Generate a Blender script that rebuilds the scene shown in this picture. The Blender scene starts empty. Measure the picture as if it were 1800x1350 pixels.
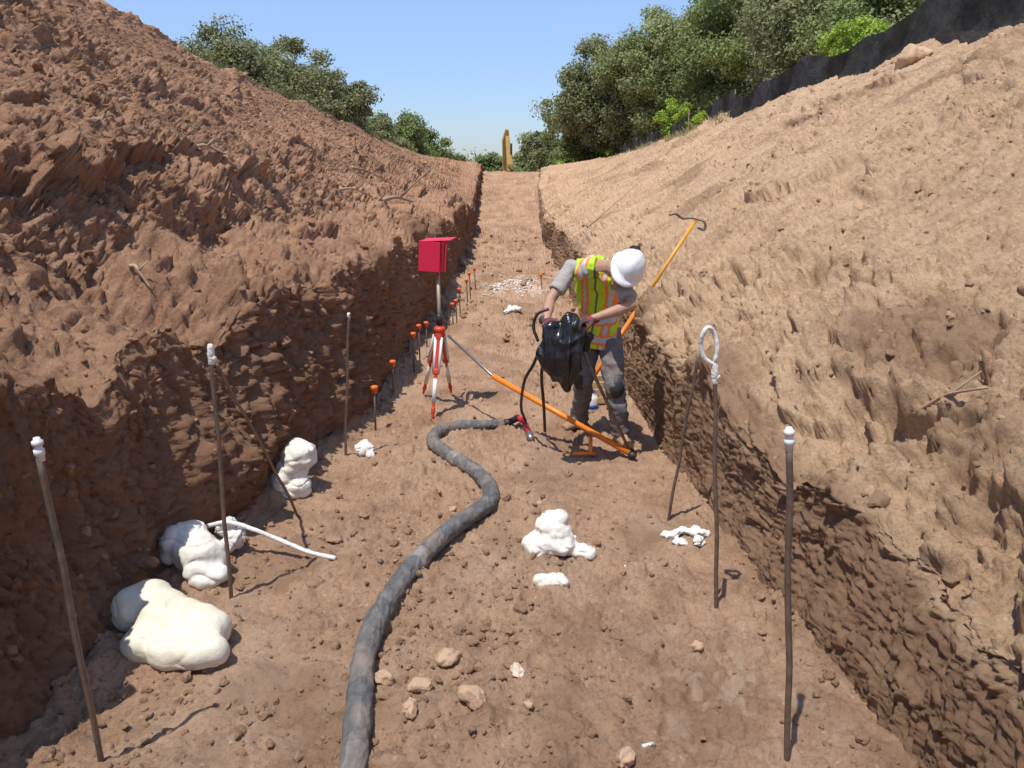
import bpy, math, random
import numpy as np
from mathutils import Vector, Matrix
random.seed(7); rng=np.random.default_rng(7)
SC=bpy.context.scene; COL=SC.collection
H=2.15; F=1330.0; TH=math.atan(375/F); CT=math.cos(TH); ST=math.sin(TH); VX=885.0
# ------------------------------------------------------------- survey helpers
def PX(px,Y,z): 
    d=Y*CT+(H-z)*ST
    return Vector(((px-VX)/F*d,Y,z))
def G(px,py,z=0.0):
    v=(675-py)/F; dz=-ST+CT*v; dy=CT+ST*v
    t=(z-H)/dz
    return Vector(((px-VX)/F*t,dy*t,z))
def P(px,py,Y):
    v=(675-py)/F; dz=-ST+CT*v; dy=CT+ST*v
    t=Y/dy
    return Vector(((px-VX)/F*t,Y,H+dz*t))
# ------------------------------------------------------------- noise
_perm=rng.permutation(256).astype(np.int64); _perm=np.concatenate([_perm,_perm,_perm])
_g=rng.normal(size=(256,3)); _g/=np.linalg.norm(_g,axis=1)[:,None]
def perlin(x,y,z=0.0):
    x=np.asarray(x,float); y=np.asarray(y,float); z=np.zeros_like(x)+z
    xi=np.floor(x).astype(np.int64); yi=np.floor(y).astype(np.int64); zi=np.floor(z).astype(np.int64)
    xf=x-xi; yf=y-yi; zf=z-zi
    u=xf**3*(xf*(xf*6-15)+10); v=yf**3*(yf*(yf*6-15)+10); w=zf**3*(zf*(zf*6-15)+10)
    def c(i,j,k):
        h=_perm[(_perm[(_perm[(xi+i)&255]+yi+j)&255]+zi+k)&255]
        g=_g[h]
        return g[...,0]*(xf-i)+g[...,1]*(yf-j)+g[...,2]*(zf-k)
    a=c(0,0,0)*(1-u)+c(1,0,0)*u; b=c(0,1,0)*(1-u)+c(1,1,0)*u
    e=c(0,0,1)*(1-u)+c(1,0,1)*u; f=c(0,1,1)*(1-u)+c(1,1,1)*u
    return ((a*(1-v)+b*v)*(1-w)+(e*(1-v)+f*v)*w)*1.5
def fbm(x,y,z=0.0,o=4,g=.5):
    s=0;a=1
    for i in range(o):
        s=s+a*perlin(x,y,z+i*7.3); x=x*2.03+3.1; y=y*2.03+1.7; z=z*2.03 if np.ndim(z) else z; a*=g
    return s
def ridged(x,y,z=0.0,o=4,g=.5):
    s=0;a=1
    for i in range(o):
        s=s+a*(1-2*np.abs(perlin(x,y,z+i*5.1))); x=x*2.1+1.3; y=y*2.1+4.7; a*=g
    return s
def worley(x,y,seed=0):
    xi=np.floor(x).astype(np.int64); yi=np.floor(y).astype(np.int64)
    best=np.full(x.shape,9.0); sec=np.full(x.shape,9.0); idb=np.zeros(x.shape)
    for i in(-1,0,1):
        for j in(-1,0,1):
            h=_perm[(_perm[(xi+i)&255]+yi+j+seed)&255]
            jx=(h%16)/16.0; jy=(_perm[h]%16)/16.0
            d=np.hypot(xi+i+jx-x,yi+j+jy-y)
            m=d<best
            sec=np.where(m,best,np.minimum(sec,d)); idb=np.where(m,_perm[h+256]/255.,idb); best=np.where(m,d,best)
    return best,sec,idb
def sm(a,b,x):
    t=np.clip((x-a)/(b-a),0,1); return t*t*(3-2*t)
# ------------------------------------------------------------- materials
def newmat(name):
    m=bpy.data.materials.new(name); m.use_nodes=True
    nt=m.node_tree; b=nt.nodes['Principled BSDF']; return m,nt,b
def N(nt,t,**k):
    n=nt.nodes.new(t)
    for a,v in k.items(): setattr(n,a,v)
    return n
def ramp(nt,src,stops):
    r=N(nt,'ShaderNodeValToRGB'); e=r.color_ramp.elements
    while len(e)<len(stops): e.new(.5)
    for i,(p,c) in enumerate(stops):
        e[i].position=p; e[i].color=(c[0],c[1],c[2],1) if not np.isscalar(c) else (c,c,c,1)
    nt.links.new(src,r.inputs[0]); return r.outputs[0]
def mixc(nt,f,a,b,mode='MIX'):
    m=N(nt,'ShaderNodeMix',data_type='RGBA',blend_type=mode)
    if isinstance(f,bpy.types.NodeSocket): nt.links.new(f,m.inputs[0])
    else: m.inputs[0].default_value=f
    for s,i in((a,6),(b,7)):
        if isinstance(s,bpy.types.NodeSocket): nt.links.new(s,m.inputs[i])
        else: m.inputs[i].default_value=(s[0],s[1],s[2],1)
    return m.outputs[2]
def noise(nt,co,scale,detail=6,rough=.6,dist=0):
    n=N(nt,'ShaderNodeTexNoise'); n.inputs['Scale'].default_value=scale; n.inputs['Detail'].default_value=detail
    n.inputs['Roughness'].default_value=rough; n.inputs['Distortion'].default_value=dist
    if co is not None: nt.links.new(co,n.inputs['Vector'])
    return n.outputs[0]
def plain(name,col,rough=.6,metal=0,var=.15,vs=12,bump=.0,bs=40,spec=.4,dirt=0.0,dcol=(.32,.19,.11)):
    m,nt,b=newmat(name); tc=N(nt,'ShaderNodeTexCoord').outputs['Object']
    n=noise(nt,tc,vs)
    c=ramp(nt,n,[(.3,[x*(1-var) for x in col]),(.7,[min(1,x*(1+var)) for x in col])])
    if dirt>0:
        n2=noise(nt,tc,vs*.6+3,8,.7)
        f=ramp(nt,n2,[(.45,0.0),(.7,dirt)])
        c=mixc(nt,f,c,dcol)
    nt.links.new(c,b.inputs['Base Color']); b.inputs['Roughness'].default_value=rough
    b.inputs['Metallic'].default_value=metal; b.inputs['Specular IOR Level'].default_value=spec
    if bump>0:
        bn=N(nt,'ShaderNodeBump'); bn.inputs['Strength'].default_value=1; bn.inputs['Distance'].default_value=bump
        nt.links.new(noise(nt,tc,bs),bn.inputs['Height']); nt.links.new(bn.outputs[0],b.inputs['Normal'])
    return m
def dirt(name,c0,c1,c2,dark_soil,light,stretch=(1,1,1),bump=.04):
    m,nt,b=newmat(name); tc=N(nt,'ShaderNodeTexCoord').outputs['Object']
    mp=N(nt,'ShaderNodeMapping'); mp.inputs['Scale'].default_value=stretch; nt.links.new(tc,mp.inputs[0])
    big=noise(nt,tc,.7,6,.65); mid=noise(nt,mp.outputs[0],3.2,10,.76,.2); fine=noise(nt,tc,60,5,.8)
    c=ramp(nt,mid,[(.32,c0),(.5,c1),(.68,c2)])
    c=mixc(nt,ramp(nt,big,[(.42,0.0),(.62,.6)]),c,light)
    c=mixc(nt,.8,c,ramp(nt,fine,[(.32,(.42,.40,.38)),(.5,(.97,.97,.97)),(.68,(1.0,1.0,1.0))]),'MULTIPLY')
    vo=N(nt,'ShaderNodeTexVoronoi'); vo.inputs['Scale'].default_value=30; nt.links.new(tc,vo.inputs['Vector'])
    sp=N(nt,'ShaderNodeSeparateColor'); nt.links.new(vo.outputs['Color'],sp.inputs[0])
    spk=ramp(nt,sp.outputs[0],[(.86,0.0),(.9,.6)])
    ds=ramp(nt,vo.outputs['Distance'],[(.15,1.0),(.3,0.0)])
    mm=N(nt,'ShaderNodeMath',operation='MULTIPLY'); nt.links.new(spk,mm.inputs[0]); nt.links.new(ds,mm.inputs[1])
    c=mixc(nt,mm.outputs[0],c,(light[0]*1.25,light[1]*1.35,light[2]*1.5))
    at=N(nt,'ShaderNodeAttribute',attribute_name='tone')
    c=mixc(nt,at.outputs['Fac'],c,mixc(nt,.5,dark_soil,ramp(nt,mid,[(.32,(.55,.55,.55)),(.68,(1.0,1.0,1.0))]),'MULTIPLY'))  # tone blends the base soil towards its darker colour
    pa=N(nt,'ShaderNodeAttribute',attribute_name='pale')
    c=mixc(nt,pa.outputs['Fac'],c,(.62,.48,.355))
    nt.links.new(c,b.inputs['Base Color']); b.inputs['Roughness'].default_value=1; b.inputs['Specular IOR Level'].default_value=.06
    h1=noise(nt,tc,12,12,.8); h2=noise(nt,mp.outputs[0],34,6,.8)
    a=N(nt,'ShaderNodeMath',operation='MULTIPLY_ADD'); nt.links.new(h2,a.inputs[0]); a.inputs[1].default_value=.4; nt.links.new(h1,a.inputs[2])
    bn=N(nt,'ShaderNodeBump'); bn.inputs['Strength'].default_value=1; bn.inputs['Distance'].default_value=bump
    nt.links.new(a.outputs[0],bn.inputs['Height']); nt.links.new(bn.outputs[0],b.inputs['Normal'])
    return m
# ------------------------------------------------------------- mesh helpers
def wloc(p):
    v=Vector((0,0,0))
    while p is not None: v+=p.location; p=p.parent
    return v
def link(name,me,mat,parent=None):
    o=bpy.data.objects.new(name,me); COL.objects.link(o)
    if parent is not None: o.parent=parent
    if mat is not None and not me.materials: me.materials.append(mat)
    return o
def grid_mesh(name,Vx,mat,attrs={},smooth=True,flip=False):
    R,C,_=Vx.shape; me=bpy.data.meshes.new(name)
    idx=np.arange(R*C).reshape(R,C)
    q=np.stack([idx[:-1,:-1],idx[:-1,1:],idx[1:,1:],idx[1:,:-1]],-1).reshape(-1,4)
    if flip: q=q[:,::-1]
    fast(me,Vx.reshape(-1,3),q,smooth)
    for k,a in attrs.items():
        at=me.attributes.new(k,'FLOAT','POINT'); at.data.foreach_set('value',np.clip(a,0,1).astype(np.float32).ravel())
    return link(name,me,mat)
def fast(me,v,f,smooth=False):
    n=f.shape[1]
    me.vertices.add(len(v)); me.vertices.foreach_set('co',np.asarray(v,np.float32).ravel())
    me.loops.add(f.size); me.loops.foreach_set('vertex_index',np.ascontiguousarray(f).astype(np.int32).ravel())
    me.polygons.add(len(f)); me.polygons.foreach_set('loop_start',np.arange(0,f.size,n,dtype=np.int32))
    me.polygons.foreach_set('use_smooth',np.full(len(f),smooth))
    me.update(calc_edges=True); me.validate()
class MB:
    def __init__(s): s.v=[]; s.f=[]
    def tube(s,pts,rad,seg=10,side=None,cap=True):
        pts=[Vector(p) for p in pts]; n=len(pts)
        if not isinstance(rad,(list,tuple)): rad=[rad]*n
        base=len(s.v); S=Vector(side) if side is not None else None
        for i,p in enumerate(pts):
            T=(pts[min(i+1,n-1)]-pts[max(i-1,0)]).normalized()
            if S is None:
                S=T.orthogonal()
            Sx=(S-T*S.dot(T)).normalized(); B=T.cross(Sx)
            if side is None: S=Sx
            r=rad[i]; a,b=(r if isinstance(r,(tuple,list)) else (r,r))
            for k in range(seg):
                an=2*math.pi*k/seg
                s.v.append(tuple(p+Sx*(a*math.cos(an))+B*(b*math.sin(an))))
        for i in range(n-1):
            for k in range(seg):
                k2=(k+1)%seg; o=base+i*seg
                s.f.append((o+k,o+k2,o+seg+k2,o+seg+k))
        if cap:
            s.f.append(tuple(base+k for k in range(seg))[::-1]); s.f.append(tuple(base+(n-1)*seg+k for k in range(seg)))
        return s
    def sphere(s,c,r,M=None,nu=14,nv=10):
        c=Vector(c); r=(r,r,r) if np.isscalar(r) else r; base=len(s.v)
        for j in range(1,nv):
            ph=math.pi*j/nv
            for i in range(nu):
                an=2*math.pi*i/nu
                d=Vector((r[0]*math.sin(ph)*math.cos(an),r[1]*math.sin(ph)*math.sin(an),r[2]*math.cos(ph)))
                if M is not None: d=M@d
                s.v.append(tuple(c+d))
        t=Vector((0,0,r[2])); 
        if M is not None: t=M@t
        s.v.append(tuple(c+t)); s.v.append(tuple(c-t)); it=len(s.v)-2
        for j in range(nv-2):
            for i in range(nu):
                i2=(i+1)%nu; a=base+j*nu
                s.f.append((a+i,a+nu+i,a+nu+i2,a+i2))
        for i in range(nu):
            i2=(i+1)%nu
            s.f.append((it,base+i,base+i2)); s.f.append((it+1,base+(nv-2)*nu+i2,base+(nv-2)*nu+i))
        return s
    def box(s,c,size,M=None):
        c=Vector(c); b=len(s.v)
        for x in(-.5,.5):
            for y in(-.5,.5):
                for z in(-.5,.5):
                    d=Vector((x*size[0],y*size[1],z*size[2]))
                    if M is not None: d=M@d
                    s.v.append(tuple(c+d))
        for f in((0,1,3,2),(4,6,7,5),(0,4,5,1),(2,3,7,6),(0,2,6,4),(1,5,7,3)): s.f.append(tuple(b+i for i in f))
        return s
    def build(s,name,mat,parent=None,smooth=True,remesh=0,sit=0,bevel=0,disp=None,sub=0):
        o0=wloc(parent) if parent is not None else Vector((0,0,0))
        me=bpy.data.meshes.new(name); me.from_pydata([tuple(Vector(v)-o0) for v in s.v],[],s.f); me.update()
        o=bpy.data.objects.new(name,me); COL.objects.link(o)
        if bevel>0:
            m=o.modifiers.new('b','BEVEL'); m.width=bevel; m.segments=2
        if remesh>0:
            m=o.modifiers.new('r','REMESH'); m.mode='VOXEL'; m.voxel_size=remesh
        if sit>0:
            m=o.modifiers.new('s','SMOOTH'); m.factor=.5; m.iterations=sit
        if o.modifiers:
            dg=bpy.context.evaluated_depsgraph_get(); m2=bpy.data.meshes.new_from_object(o.evaluated_get(dg))
            o.modifiers.clear(); o.data=m2; m2.name=name; bpy.data.meshes.remove(me); me=m2
        if disp is not None:
            n=len(me.vertices); co=np.empty(n*3); me.vertices.foreach_get('co',co); co=co.reshape(-1,3)
            no=np.empty(n*3); me.vertices.foreach_get('normal',no); no=no.reshape(-1,3)
            d=disp(co+np.array(o0)); co=co+no*d[:,None]; me.vertices.foreach_set('co',co.ravel()); me.update()
        if smooth: me.polygons.foreach_set('use_smooth',[True]*len(me.polygons))
        me.materials.clear(); me.materials.append(mat)
        if parent is not None: o.parent=parent
        return o
def thing(name,loc,label,cat,group=None):
    o=bpy.data.objects.new(name,None); COL.objects.link(o); o.location=loc; o.empty_display_size=.1
    return tag(o,label,cat,group)
def tag(o,label,cat,group=None,kind=None):
    o['label']=label; o['category']=cat
    if group: o['group']=group
    if kind: o['kind']=kind
    return o
def recentre(o,loc):
    loc=Vector(loc); o.data.transform(Matrix.Translation(-loc)); o.location=loc; return o
def spline(pts,n=8):
    pts=[Vector(p) for p in pts]; q=[pts[0]*2-pts[1]]+pts+[pts[-1]*2-pts[-2]]; out=[]
    for i in range(1,len(q)-2):
        for k in range(n):
            t=k/n; a,b,c,d=q[i-1],q[i],q[i+1],q[i+2]
            out.append(.5*((2*b)+(c-a)*t+(2*a-5*b+4*c-d)*t*t+(3*b-a-3*c+d)*t**3))
    out.append(pts[-1]); return out
# ------------------------------------------------------------- terrain
def rowsY():
    ys=[-5,-3.5,-2.2,-1.2,-.4,.2,.6,.9,1.1,1.3,1.45]; y=1.5
    while y<78: ys.append(y); y+=max(.012,.005*y)
    return np.array(ys)
Yr=rowsY(); RS=(Yr>2)&(Yr<11)
def drop(Y): return sm(50,75,Y)
def level(z,Y): return z*(1-drop(Y))+(-3.4)*drop(Y)
def floorz(Y): return level(1.98*sm(25,46,Y)+.16*fbm(Y*.35,Y*0,66.,3)*sm(10,18,Y),Y)
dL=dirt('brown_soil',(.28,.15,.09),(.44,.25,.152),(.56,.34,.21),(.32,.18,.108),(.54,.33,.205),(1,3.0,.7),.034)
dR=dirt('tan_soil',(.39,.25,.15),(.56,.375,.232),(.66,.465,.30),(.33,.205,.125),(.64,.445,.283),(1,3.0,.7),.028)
dF=dirt('floor_soil',(.30,.18,.11),(.455,.285,.18),(.56,.37,.24),(.33,.20,.122),(.55,.36,.235),(1,1,1),.03)
def bank(sign,xb,wt,mid,crest,outer,ncol,dfun,name,mat,tone,gs):
    Y=Yr; pts=[xb(Y),wt(Y),mid(Y),crest(Y)]; z0=floorz(Y)
    cp=[(pts[0]-sign*.04,z0-.2),(pts[0],z0+.02),pts[1],pts[2],pts[3]]+outer(Y)
    scale=[3,ncol[0],ncol[1],ncol[2]]+ncol[3]; Xs=[];Zs=[];Ss=[]; s0=-.2; lens=[.2,1.2,.7,5.2]+[3,8,30]
    for i,n in enumerate(scale):
        (x0,zz0),(x1,zz1)=cp[i],cp[i+1]
        for k in range(n):
            t=k/n; Xs.append(x0*(1-t)+x1*t); Zs.append(zz0*(1-t)+zz1*t); Ss.append(np.full(len(Y),s0+lens[i]*t))
        s0+=lens[i]
    X=np.stack(Xs,1);Z=np.stack(Zs,1);S=np.stack(Ss,1); YY=np.repeat(Y[:,None],X.shape[1],1)
    for _ in range(2):
        X[:,4:-10]=(X[:,3:-11]+X[:,5:-9]+2*X[:,4:-10])/4; Z[:,4:-10]=(Z[:,3:-11]+Z[:,5:-9]+2*Z[:,4:-10])/4
    dx=np.gradient(X,axis=1); dz=np.gradient(Z,axis=1); L=np.hypot(dx,dz)+1e-9
    nx=-sign*np.abs(dz/L); nz=np.abs(dx/L)
    for _ in range(8):
        nx[:,1:-1]=(nx[:,:-2]+nx[:,2:]+nx[:,1:-1])/3; nz[:,1:-1]=(nz[:,:-2]+nz[:,2:]+nz[:,1:-1])/3
    d,bul=dfun(S,YY,X,Z)
    d=d-d[RS].mean(axis=0)[None,:]*np.clip(1-(Y-30)/30,.3,1)[:,None]+bul
    far=(1-sm(12,45,YY)*.4)*np.where(YY<60,1,.3)*(1-.7*sm(6.3,9,S))*(sm(-.2,.12,S)*.9+.1)
    sp=np.minimum(np.gradient(Y)[:,None]+0*S,.12)
    d=d*far+sp*.40*rng.normal(size=S.shape)*gs(S,YY)*(S>0)*(1-.5*sm(6,14,YY))
    X2=X+nx*d; Z2=Z+nz*d; Y2=YY+.05*fbm(S*3,YY*3,19.,3)*far+sp*.14*rng.normal(size=S.shape)
    V=np.stack([X2,Y2,Z2],-1)
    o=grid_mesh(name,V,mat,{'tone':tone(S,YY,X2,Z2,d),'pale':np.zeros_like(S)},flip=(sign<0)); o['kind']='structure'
    return V,S
def xbL(Y): return -np.interp(Y,[0,2.9,4.2,5.5,7,12,25,45,80],[1.98,1.93,1.80,1.47,1.24,1.08,1.0,1.15,1.15])+.07*fbm(Y*1.1,Y*0+.3,1.,4)
def wtL(Y):
    h=np.interp(Y,[0,3,6,10,25,40,50],[1.25,1.2,1.3,1.25,1.05,.55,.15])+.26*fbm(Y*.9,Y*0,4.,5,.6)
    return xbL(Y)-.10-.08*fbm(Y*1.3,Y*0,5.,4,.6), floorz(Y)+np.maximum(h,.1)
def midL(Y):
    w=wtL(Y); k=1-sm(30,50,Y); return w[0]-.85, w[1]+.32*k+.03
def crL(Y):
    z=np.interp(Y,[0,10.7,15.7,30,48,60],[4.5,4.42,4.05,3.72,3.0,2.3]); z=level(z,Y)+.10*fbm(Y*.5,Y*0,9.,4)
    return np.full_like(Y,-5.6)+.15*fbm(Y*.4,Y*0,12.,3), np.maximum(z,floorz(Y)+.25*(1-drop(Y)))
def outL(Y):
    c=crL(Y); return [(c[0]-3,c[1]-.25),(c[0]-10,level(np.full_like(Y,2.9),Y)),(np.full_like(Y,-60.),level(np.full_like(Y,2.0),Y))]
def clods(S,Y,f,seed,r=.42,keep=.5):
    S=S+.06*perlin(S*9,Y*9,3.)+.02*perlin(S*25,Y*25,3.); Y=Y+.06*perlin(S*9,Y*9,8.)+.02*perlin(S*25,Y*25,13.)
    a,b,c=worley(S*f,Y*f,seed); rr=r*(.4+.9*c)
    return np.where(c>keep,np.sqrt(np.clip(1-(a/rr)**2,0,1))*rr/f,0)
def blocks(S,Y,f,seed,k=5):
    wS=S*f+.45*perlin(S*f*1.3,Y*f*1.3,3.)+.22*perlin(S*f*4,Y*f*4,3.)+.1*perlin(S*f*9,Y*f*9,3.); wY=Y*f*1.2+.45*perlin(S*f*1.3,Y*f*1.3,9.)+.22*perlin(S*f*4,Y*f*4,9.)+.1*perlin(S*f*9,Y*f*9,19.)
    a,b,c=worley(wS,wY,seed); return (c-.5)*np.clip((b-a)*k,0,1)
def saw(w,e=.1):
    fr=w-np.floor(w); return np.where(fr<e,fr/e,1-(fr-e)/(1-e))
def dispL(S,Y,X,Z):
    hf=np.clip(6/Y,.25,1)
    w=S*1.05+1.1*perlin(S*.35,Y*.5,2.)+.35*perlin(S*1.5,Y*1.6,7.)+.15*perlin(S*6,Y*6,7.)+.06*perlin(S*14,Y*14,7.)
    mk=sm(-.1,.4,perlin(S*.5,Y*.45,21.)); slope=sm(1.0,1.4,S); wall=1-slope
    rough=.18+.82*sm(-.1,.45,perlin(S*.6,Y*.3,31.)+.38*(1-sm(2.2,4.0,S))*(1-sm(8,15,Y)))
    d=.12*fbm(S*.5,Y*.4,3.,2)*sm(0,.6,S)+.20*saw(w,.05)*mk*slope*(1-.5*sm(3,5,S))
    w2=S*2.6+1.3*perlin(S*.8,Y*1.2,5.)+.5*perlin(S*3,Y*3.3,5.)+.25*perlin(S*9,Y*9,5.)
    d+=.045*saw(w2,.08)*rough*slope+.02*ridged(S*1.6,Y*1.9,6.,4,.6)*rough*(1-.7*wall)
    d+=.09*blocks(S,Y,2.2,11,8)*rough*(1-.4*wall)+.05*blocks(S,Y,5.0,17,8)*rough*hf+.028*blocks(S,Y,11,23,8)*(.45+.55*rough)*hf
    d+=.03*fbm(S*.6+Y*.25,Y*3.5,14.,5,.6)*(1-.5*rough)*slope*hf**.5+.06*fbm(S*.5,Y*3.2,17.,5,.6)*wall*sm(0,.3,S)+.022*ridged(S*.8,Y*14,18.,2)*wall*hf
    d+=(clods(S,Y,4,3,keep=.82)*.6+clods(S,Y,9,9,keep=.6)*.8+clods(S,Y,18,19,keep=.4)*.9)*(.2+rough)*sm(.1,.4,S)*hf**.3+.014*fbm(S*18,Y*18,11.,3,.7)*hf
    g=lambda s0,y0,a,b:np.exp(-((S-s0)/a)**2-((Y-y0)/b)**2)*(1+.35*perlin(S*4,Y*4,77.))
    bul=.20*g(.35,4.25,.3,.35)+.14*g(.5,5.0,.3,.4)+.28*g(2.5,8.2,.5,1.0)+.22*g(3.2,5.2,.6,.8)-.16*g(1.5,4.4,.3,.9)-.2*g(2.0,7.0,.3,1.4)+.12*g(.2,6.6,.3,.6)-.1*g(.6,3.2,.5,.7)
    return d,bul
def toneL(S,Y,X,Z,d): return (.8*(1-sm(.95,1.5,S+.4*fbm(S*1.5,Y*1.2,33.,3))))+.4*sm(.1,.6,fbm(S*.6,Y*.5,41.,4))*sm(1,2,S)  # left wall darker below the lip, plus random darker patches on the slope
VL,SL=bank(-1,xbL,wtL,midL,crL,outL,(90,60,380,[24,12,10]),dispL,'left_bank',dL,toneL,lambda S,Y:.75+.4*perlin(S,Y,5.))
def xbR(Y): return np.interp(Y,[0,2.35,3.5,5.7,8,12,25,35,45,80],[1.52,1.52,1.43,1.28,1.22,1.2,1.28,1.6,2.1,2.1])+(.02+.10*sm(8,20,Y))*fbm(Y*1.1,Y*0+.3,51.,3)
def wtR(Y):
    h=np.interp(Y,[0,2.5,4,6,10,25,40,50],[.58,.62,.7,.82,.88,.75,.3,.1])+.14*fbm(Y*.9,Y*0,54.,5,.6)
    return xbR(Y)+.07, floorz(Y)+np.maximum(h,.08)
def midR(Y):
    w=wtR(Y); k=1-sm(30,50,Y); return w[0]+.54, w[1]+.36*k+.03
def crR(Y):
    z=np.interp(Y,[0,10,14,26,43,60],[4.25,4.22,4.15,3.75,2.95,2.3]); z=level(z,Y)+.12*fbm(Y*.6,Y*0,59.,4)
    return np.full_like(Y,7.0)+.2*fbm(Y*.4,Y*0,62.,3), np.maximum(z,floorz(Y)+.25*(1-drop(Y)))
def outR(Y):
    c=crR(Y); return [(c[0]+3,c[1]+.05),(c[0]+10,level(c[1]*0+3.6,Y)),(np.full_like(Y,60.),level(np.full_like(Y,2.4),Y))]
def dispR(S,Y,X,Z):
    hf=np.clip(7/Y,.3,1)
    near=1-sm(5.5,9.5,Y+1.2*(S-1.5)); low=(1-sm(2.2,3.6,S)); wall=1-sm(.95,1.3,S); slope=1-wall
    rough=np.clip(.08+.9*sm(.1,.55,perlin(S*.55,Y*.4,71.)+.6*near*low+.12*near),0,1)
    w=S*.9+1.0*perlin(S*.4,Y*.5,72.)+.3*perlin(S*1.6,Y*1.6,7.)+.15*perlin(S*6,Y*6,7.)+.06*perlin(S*14,Y*14,7.); mk=sm(.1,.4,perlin(S*.5,Y*.5,73.)+.3*near*low+.1*near)
    d=.11*fbm(S*.45,Y*.35,74.,2)*sm(0,.6,S)+.14*saw(w,.06)*mk*slope
    rw=rough*(1-.9*wall)
    d+=.02*ridged(S*1.6,Y*1.9,76.,4,.6)*rw+.07*blocks(S,Y,2.4,31,7)*rw+.034*blocks(S,Y,5.5,37,8)*rw*hf+.02*blocks(S,Y,12,41,8)*(.2+.8*rw)*hf
    w2=S*2.7+1.2*perlin(S*.8,Y*1.2,65.)+.5*perlin(S*3,Y*3.3,65.)+.25*perlin(S*9,Y*9,65.); d+=.04*saw(w2,.1)*rw*slope
    d+=.020*fbm(S*.4+Y*.5,Y*3.6,79.,5,.6)*slope*hf**.5+.010*ridged(S*.4+Y*.7,Y*7,80.,3,.6)*slope*(1-.5*rough)*hf
    d+=.04*fbm(S*.7+Y*.3,Y*4.0,81.,5,.55)*wall*sm(0,.2,S)+.018*ridged(S*.7,Y*15,82.,2)*wall*hf
    d+=(clods(S,Y,5,13,keep=.88)*.8+clods(S,Y,11,19,keep=.7)*.8+clods(S,Y,20,29,keep=.5)*.8)*(.22+rough)*sm(.1,.4,S)*(1-.75*wall)+.010*fbm(S*18,Y*18,83.,3,.7)*hf
    def scoop(s0,y0,a,b,dep):
        u=(S-s0)/a+.4*perlin(S*2.5,Y*2.5,86.)+.15*perlin(S*9,Y*9,86.); v=(Y-y0)/b+.4*perlin(S*2,Y*2,85.)+.12*perlin(S*8,Y*8,85.)
        m=np.exp(-(v**4)); return -dep*m*np.where(u<0,np.exp(-(u/1.2)**2),np.exp(-(u*7)**2))
    bul=scoop(2.35,5.3,.6,.6,.16)+scoop(1.85,3.75,.5,.5,.20)+scoop(3.3,7.0,.5,.6,.10)+scoop(1.6,2.8,.4,.35,.16)
    return d,bul
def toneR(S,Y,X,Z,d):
    t=.95*(1-sm(1.0,1.35,S+.35*fbm(S*1.3,Y*.9,93.,3)))  # damp dark soil band low on the right wall
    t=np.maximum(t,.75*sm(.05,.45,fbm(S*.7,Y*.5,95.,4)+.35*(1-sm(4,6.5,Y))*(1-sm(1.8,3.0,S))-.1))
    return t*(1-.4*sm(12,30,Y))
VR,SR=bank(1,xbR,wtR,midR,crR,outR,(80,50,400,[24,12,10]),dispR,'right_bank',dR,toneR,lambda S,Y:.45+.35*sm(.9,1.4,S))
# floor
xs=np.concatenate([np.linspace(-2.5,-2.15,5),np.linspace(-2.1,1.7,380),np.linspace(1.75,3.0,16)])
XX,YY=np.meshgrid(xs,Yr); fz=floorz(YY); far=1-.3*sm(10,30,YY)
mk=sm(-.25,.35,perlin(XX*.9,YY*.8,101.)+.35*np.exp(-((XX+.3)/.7)**2-((YY-3.0)/1.0)**2))
dz=.04*fbm(XX*1.1,YY*.9,103.,3)+.014*ridged(XX*3.2,YY*3.4,104.,3,.55)*(.35+.65*mk)-.012+.016*fbm(XX*9,YY*9,105.,5,.65)+.035*blocks(XX,YY,2.6,3,8)*mk+.024*blocks(XX,YY,7,8,8)*(.3+.7*mk)
dz+=(clods(XX,YY,6,23,keep=.8)*.5+clods(XX,YY,14,29,keep=.6)*.6)*(.2+.8*mk)
dz+=(.12*blocks(XX,YY,1.5,12)+.07*fbm(XX*1.5,YY*1.1,99.,4,.6)+.05*blocks(XX,YY*.6,3.5,15))*sm(8,13,YY)
eL=np.interp(YY,[0,2.9,4.2,5.5,7,12,45],[1.98,1.93,1.80,1.47,1.24,1.08,1.0])
dz+=.12*sm(.3,0,XX+eL)*(.5+fbm(XX*2,YY*2,107.,3))+.05*sm(.22,0,1.42-XX)*(.5+fbm(XX*2,YY*2.,108.,3))
spf=np.minimum(np.gradient(Yr)[:,None],.1); fz2=fz+dz*far+spf*.24*rng.normal(size=XX.shape)*(.5+.5*mk)
pale=.5*sm(.1,.6,fbm(XX*4.2,YY*3.8,111.,5,.75)+.05)*np.exp(-((XX-.95)/.45)**2-((YY-2.75)/.55)**2)+.22*sm(.15,.6,fbm(XX*1.2,YY*.9,113.,5,.6))
pale=np.maximum(pale,1.7*np.exp(-((XX-.2)/.5)**4-((YY-14.6)/1.0)**4)*sm(-.35,.25,fbm(XX*4,YY*3,115.,5,.7)))
tn=.6*sm(.05,.5,fbm(XX*1.1,YY*.9,117.,5,.6))
fo=grid_mesh('trench_floor',np.stack([XX,YY,fz2],-1),dF,{'tone':tn,'pale':pale*.85}); fo['kind']='structure'
def fz_at(x,y):
    i=np.clip(np.searchsorted(Yr,y),0,len(Yr)-1); j=np.clip(np.searchsorted(xs,x),0,len(xs)-1); return float(fz2[i,j])
mg=plain('dry_grass_ground',(.22,.19,.10),.95,var=.4,vs=.4)
g=MB(); g.v=[(-2500,-400,-3.6),(2500,-400,-3.6),(2500,3500,-3.6),(-2500,3500,-3.6)]; g.f=[(0,1,2,3)]
go=g.build('ground',mg,smooth=False); go['kind']='structure'
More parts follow.
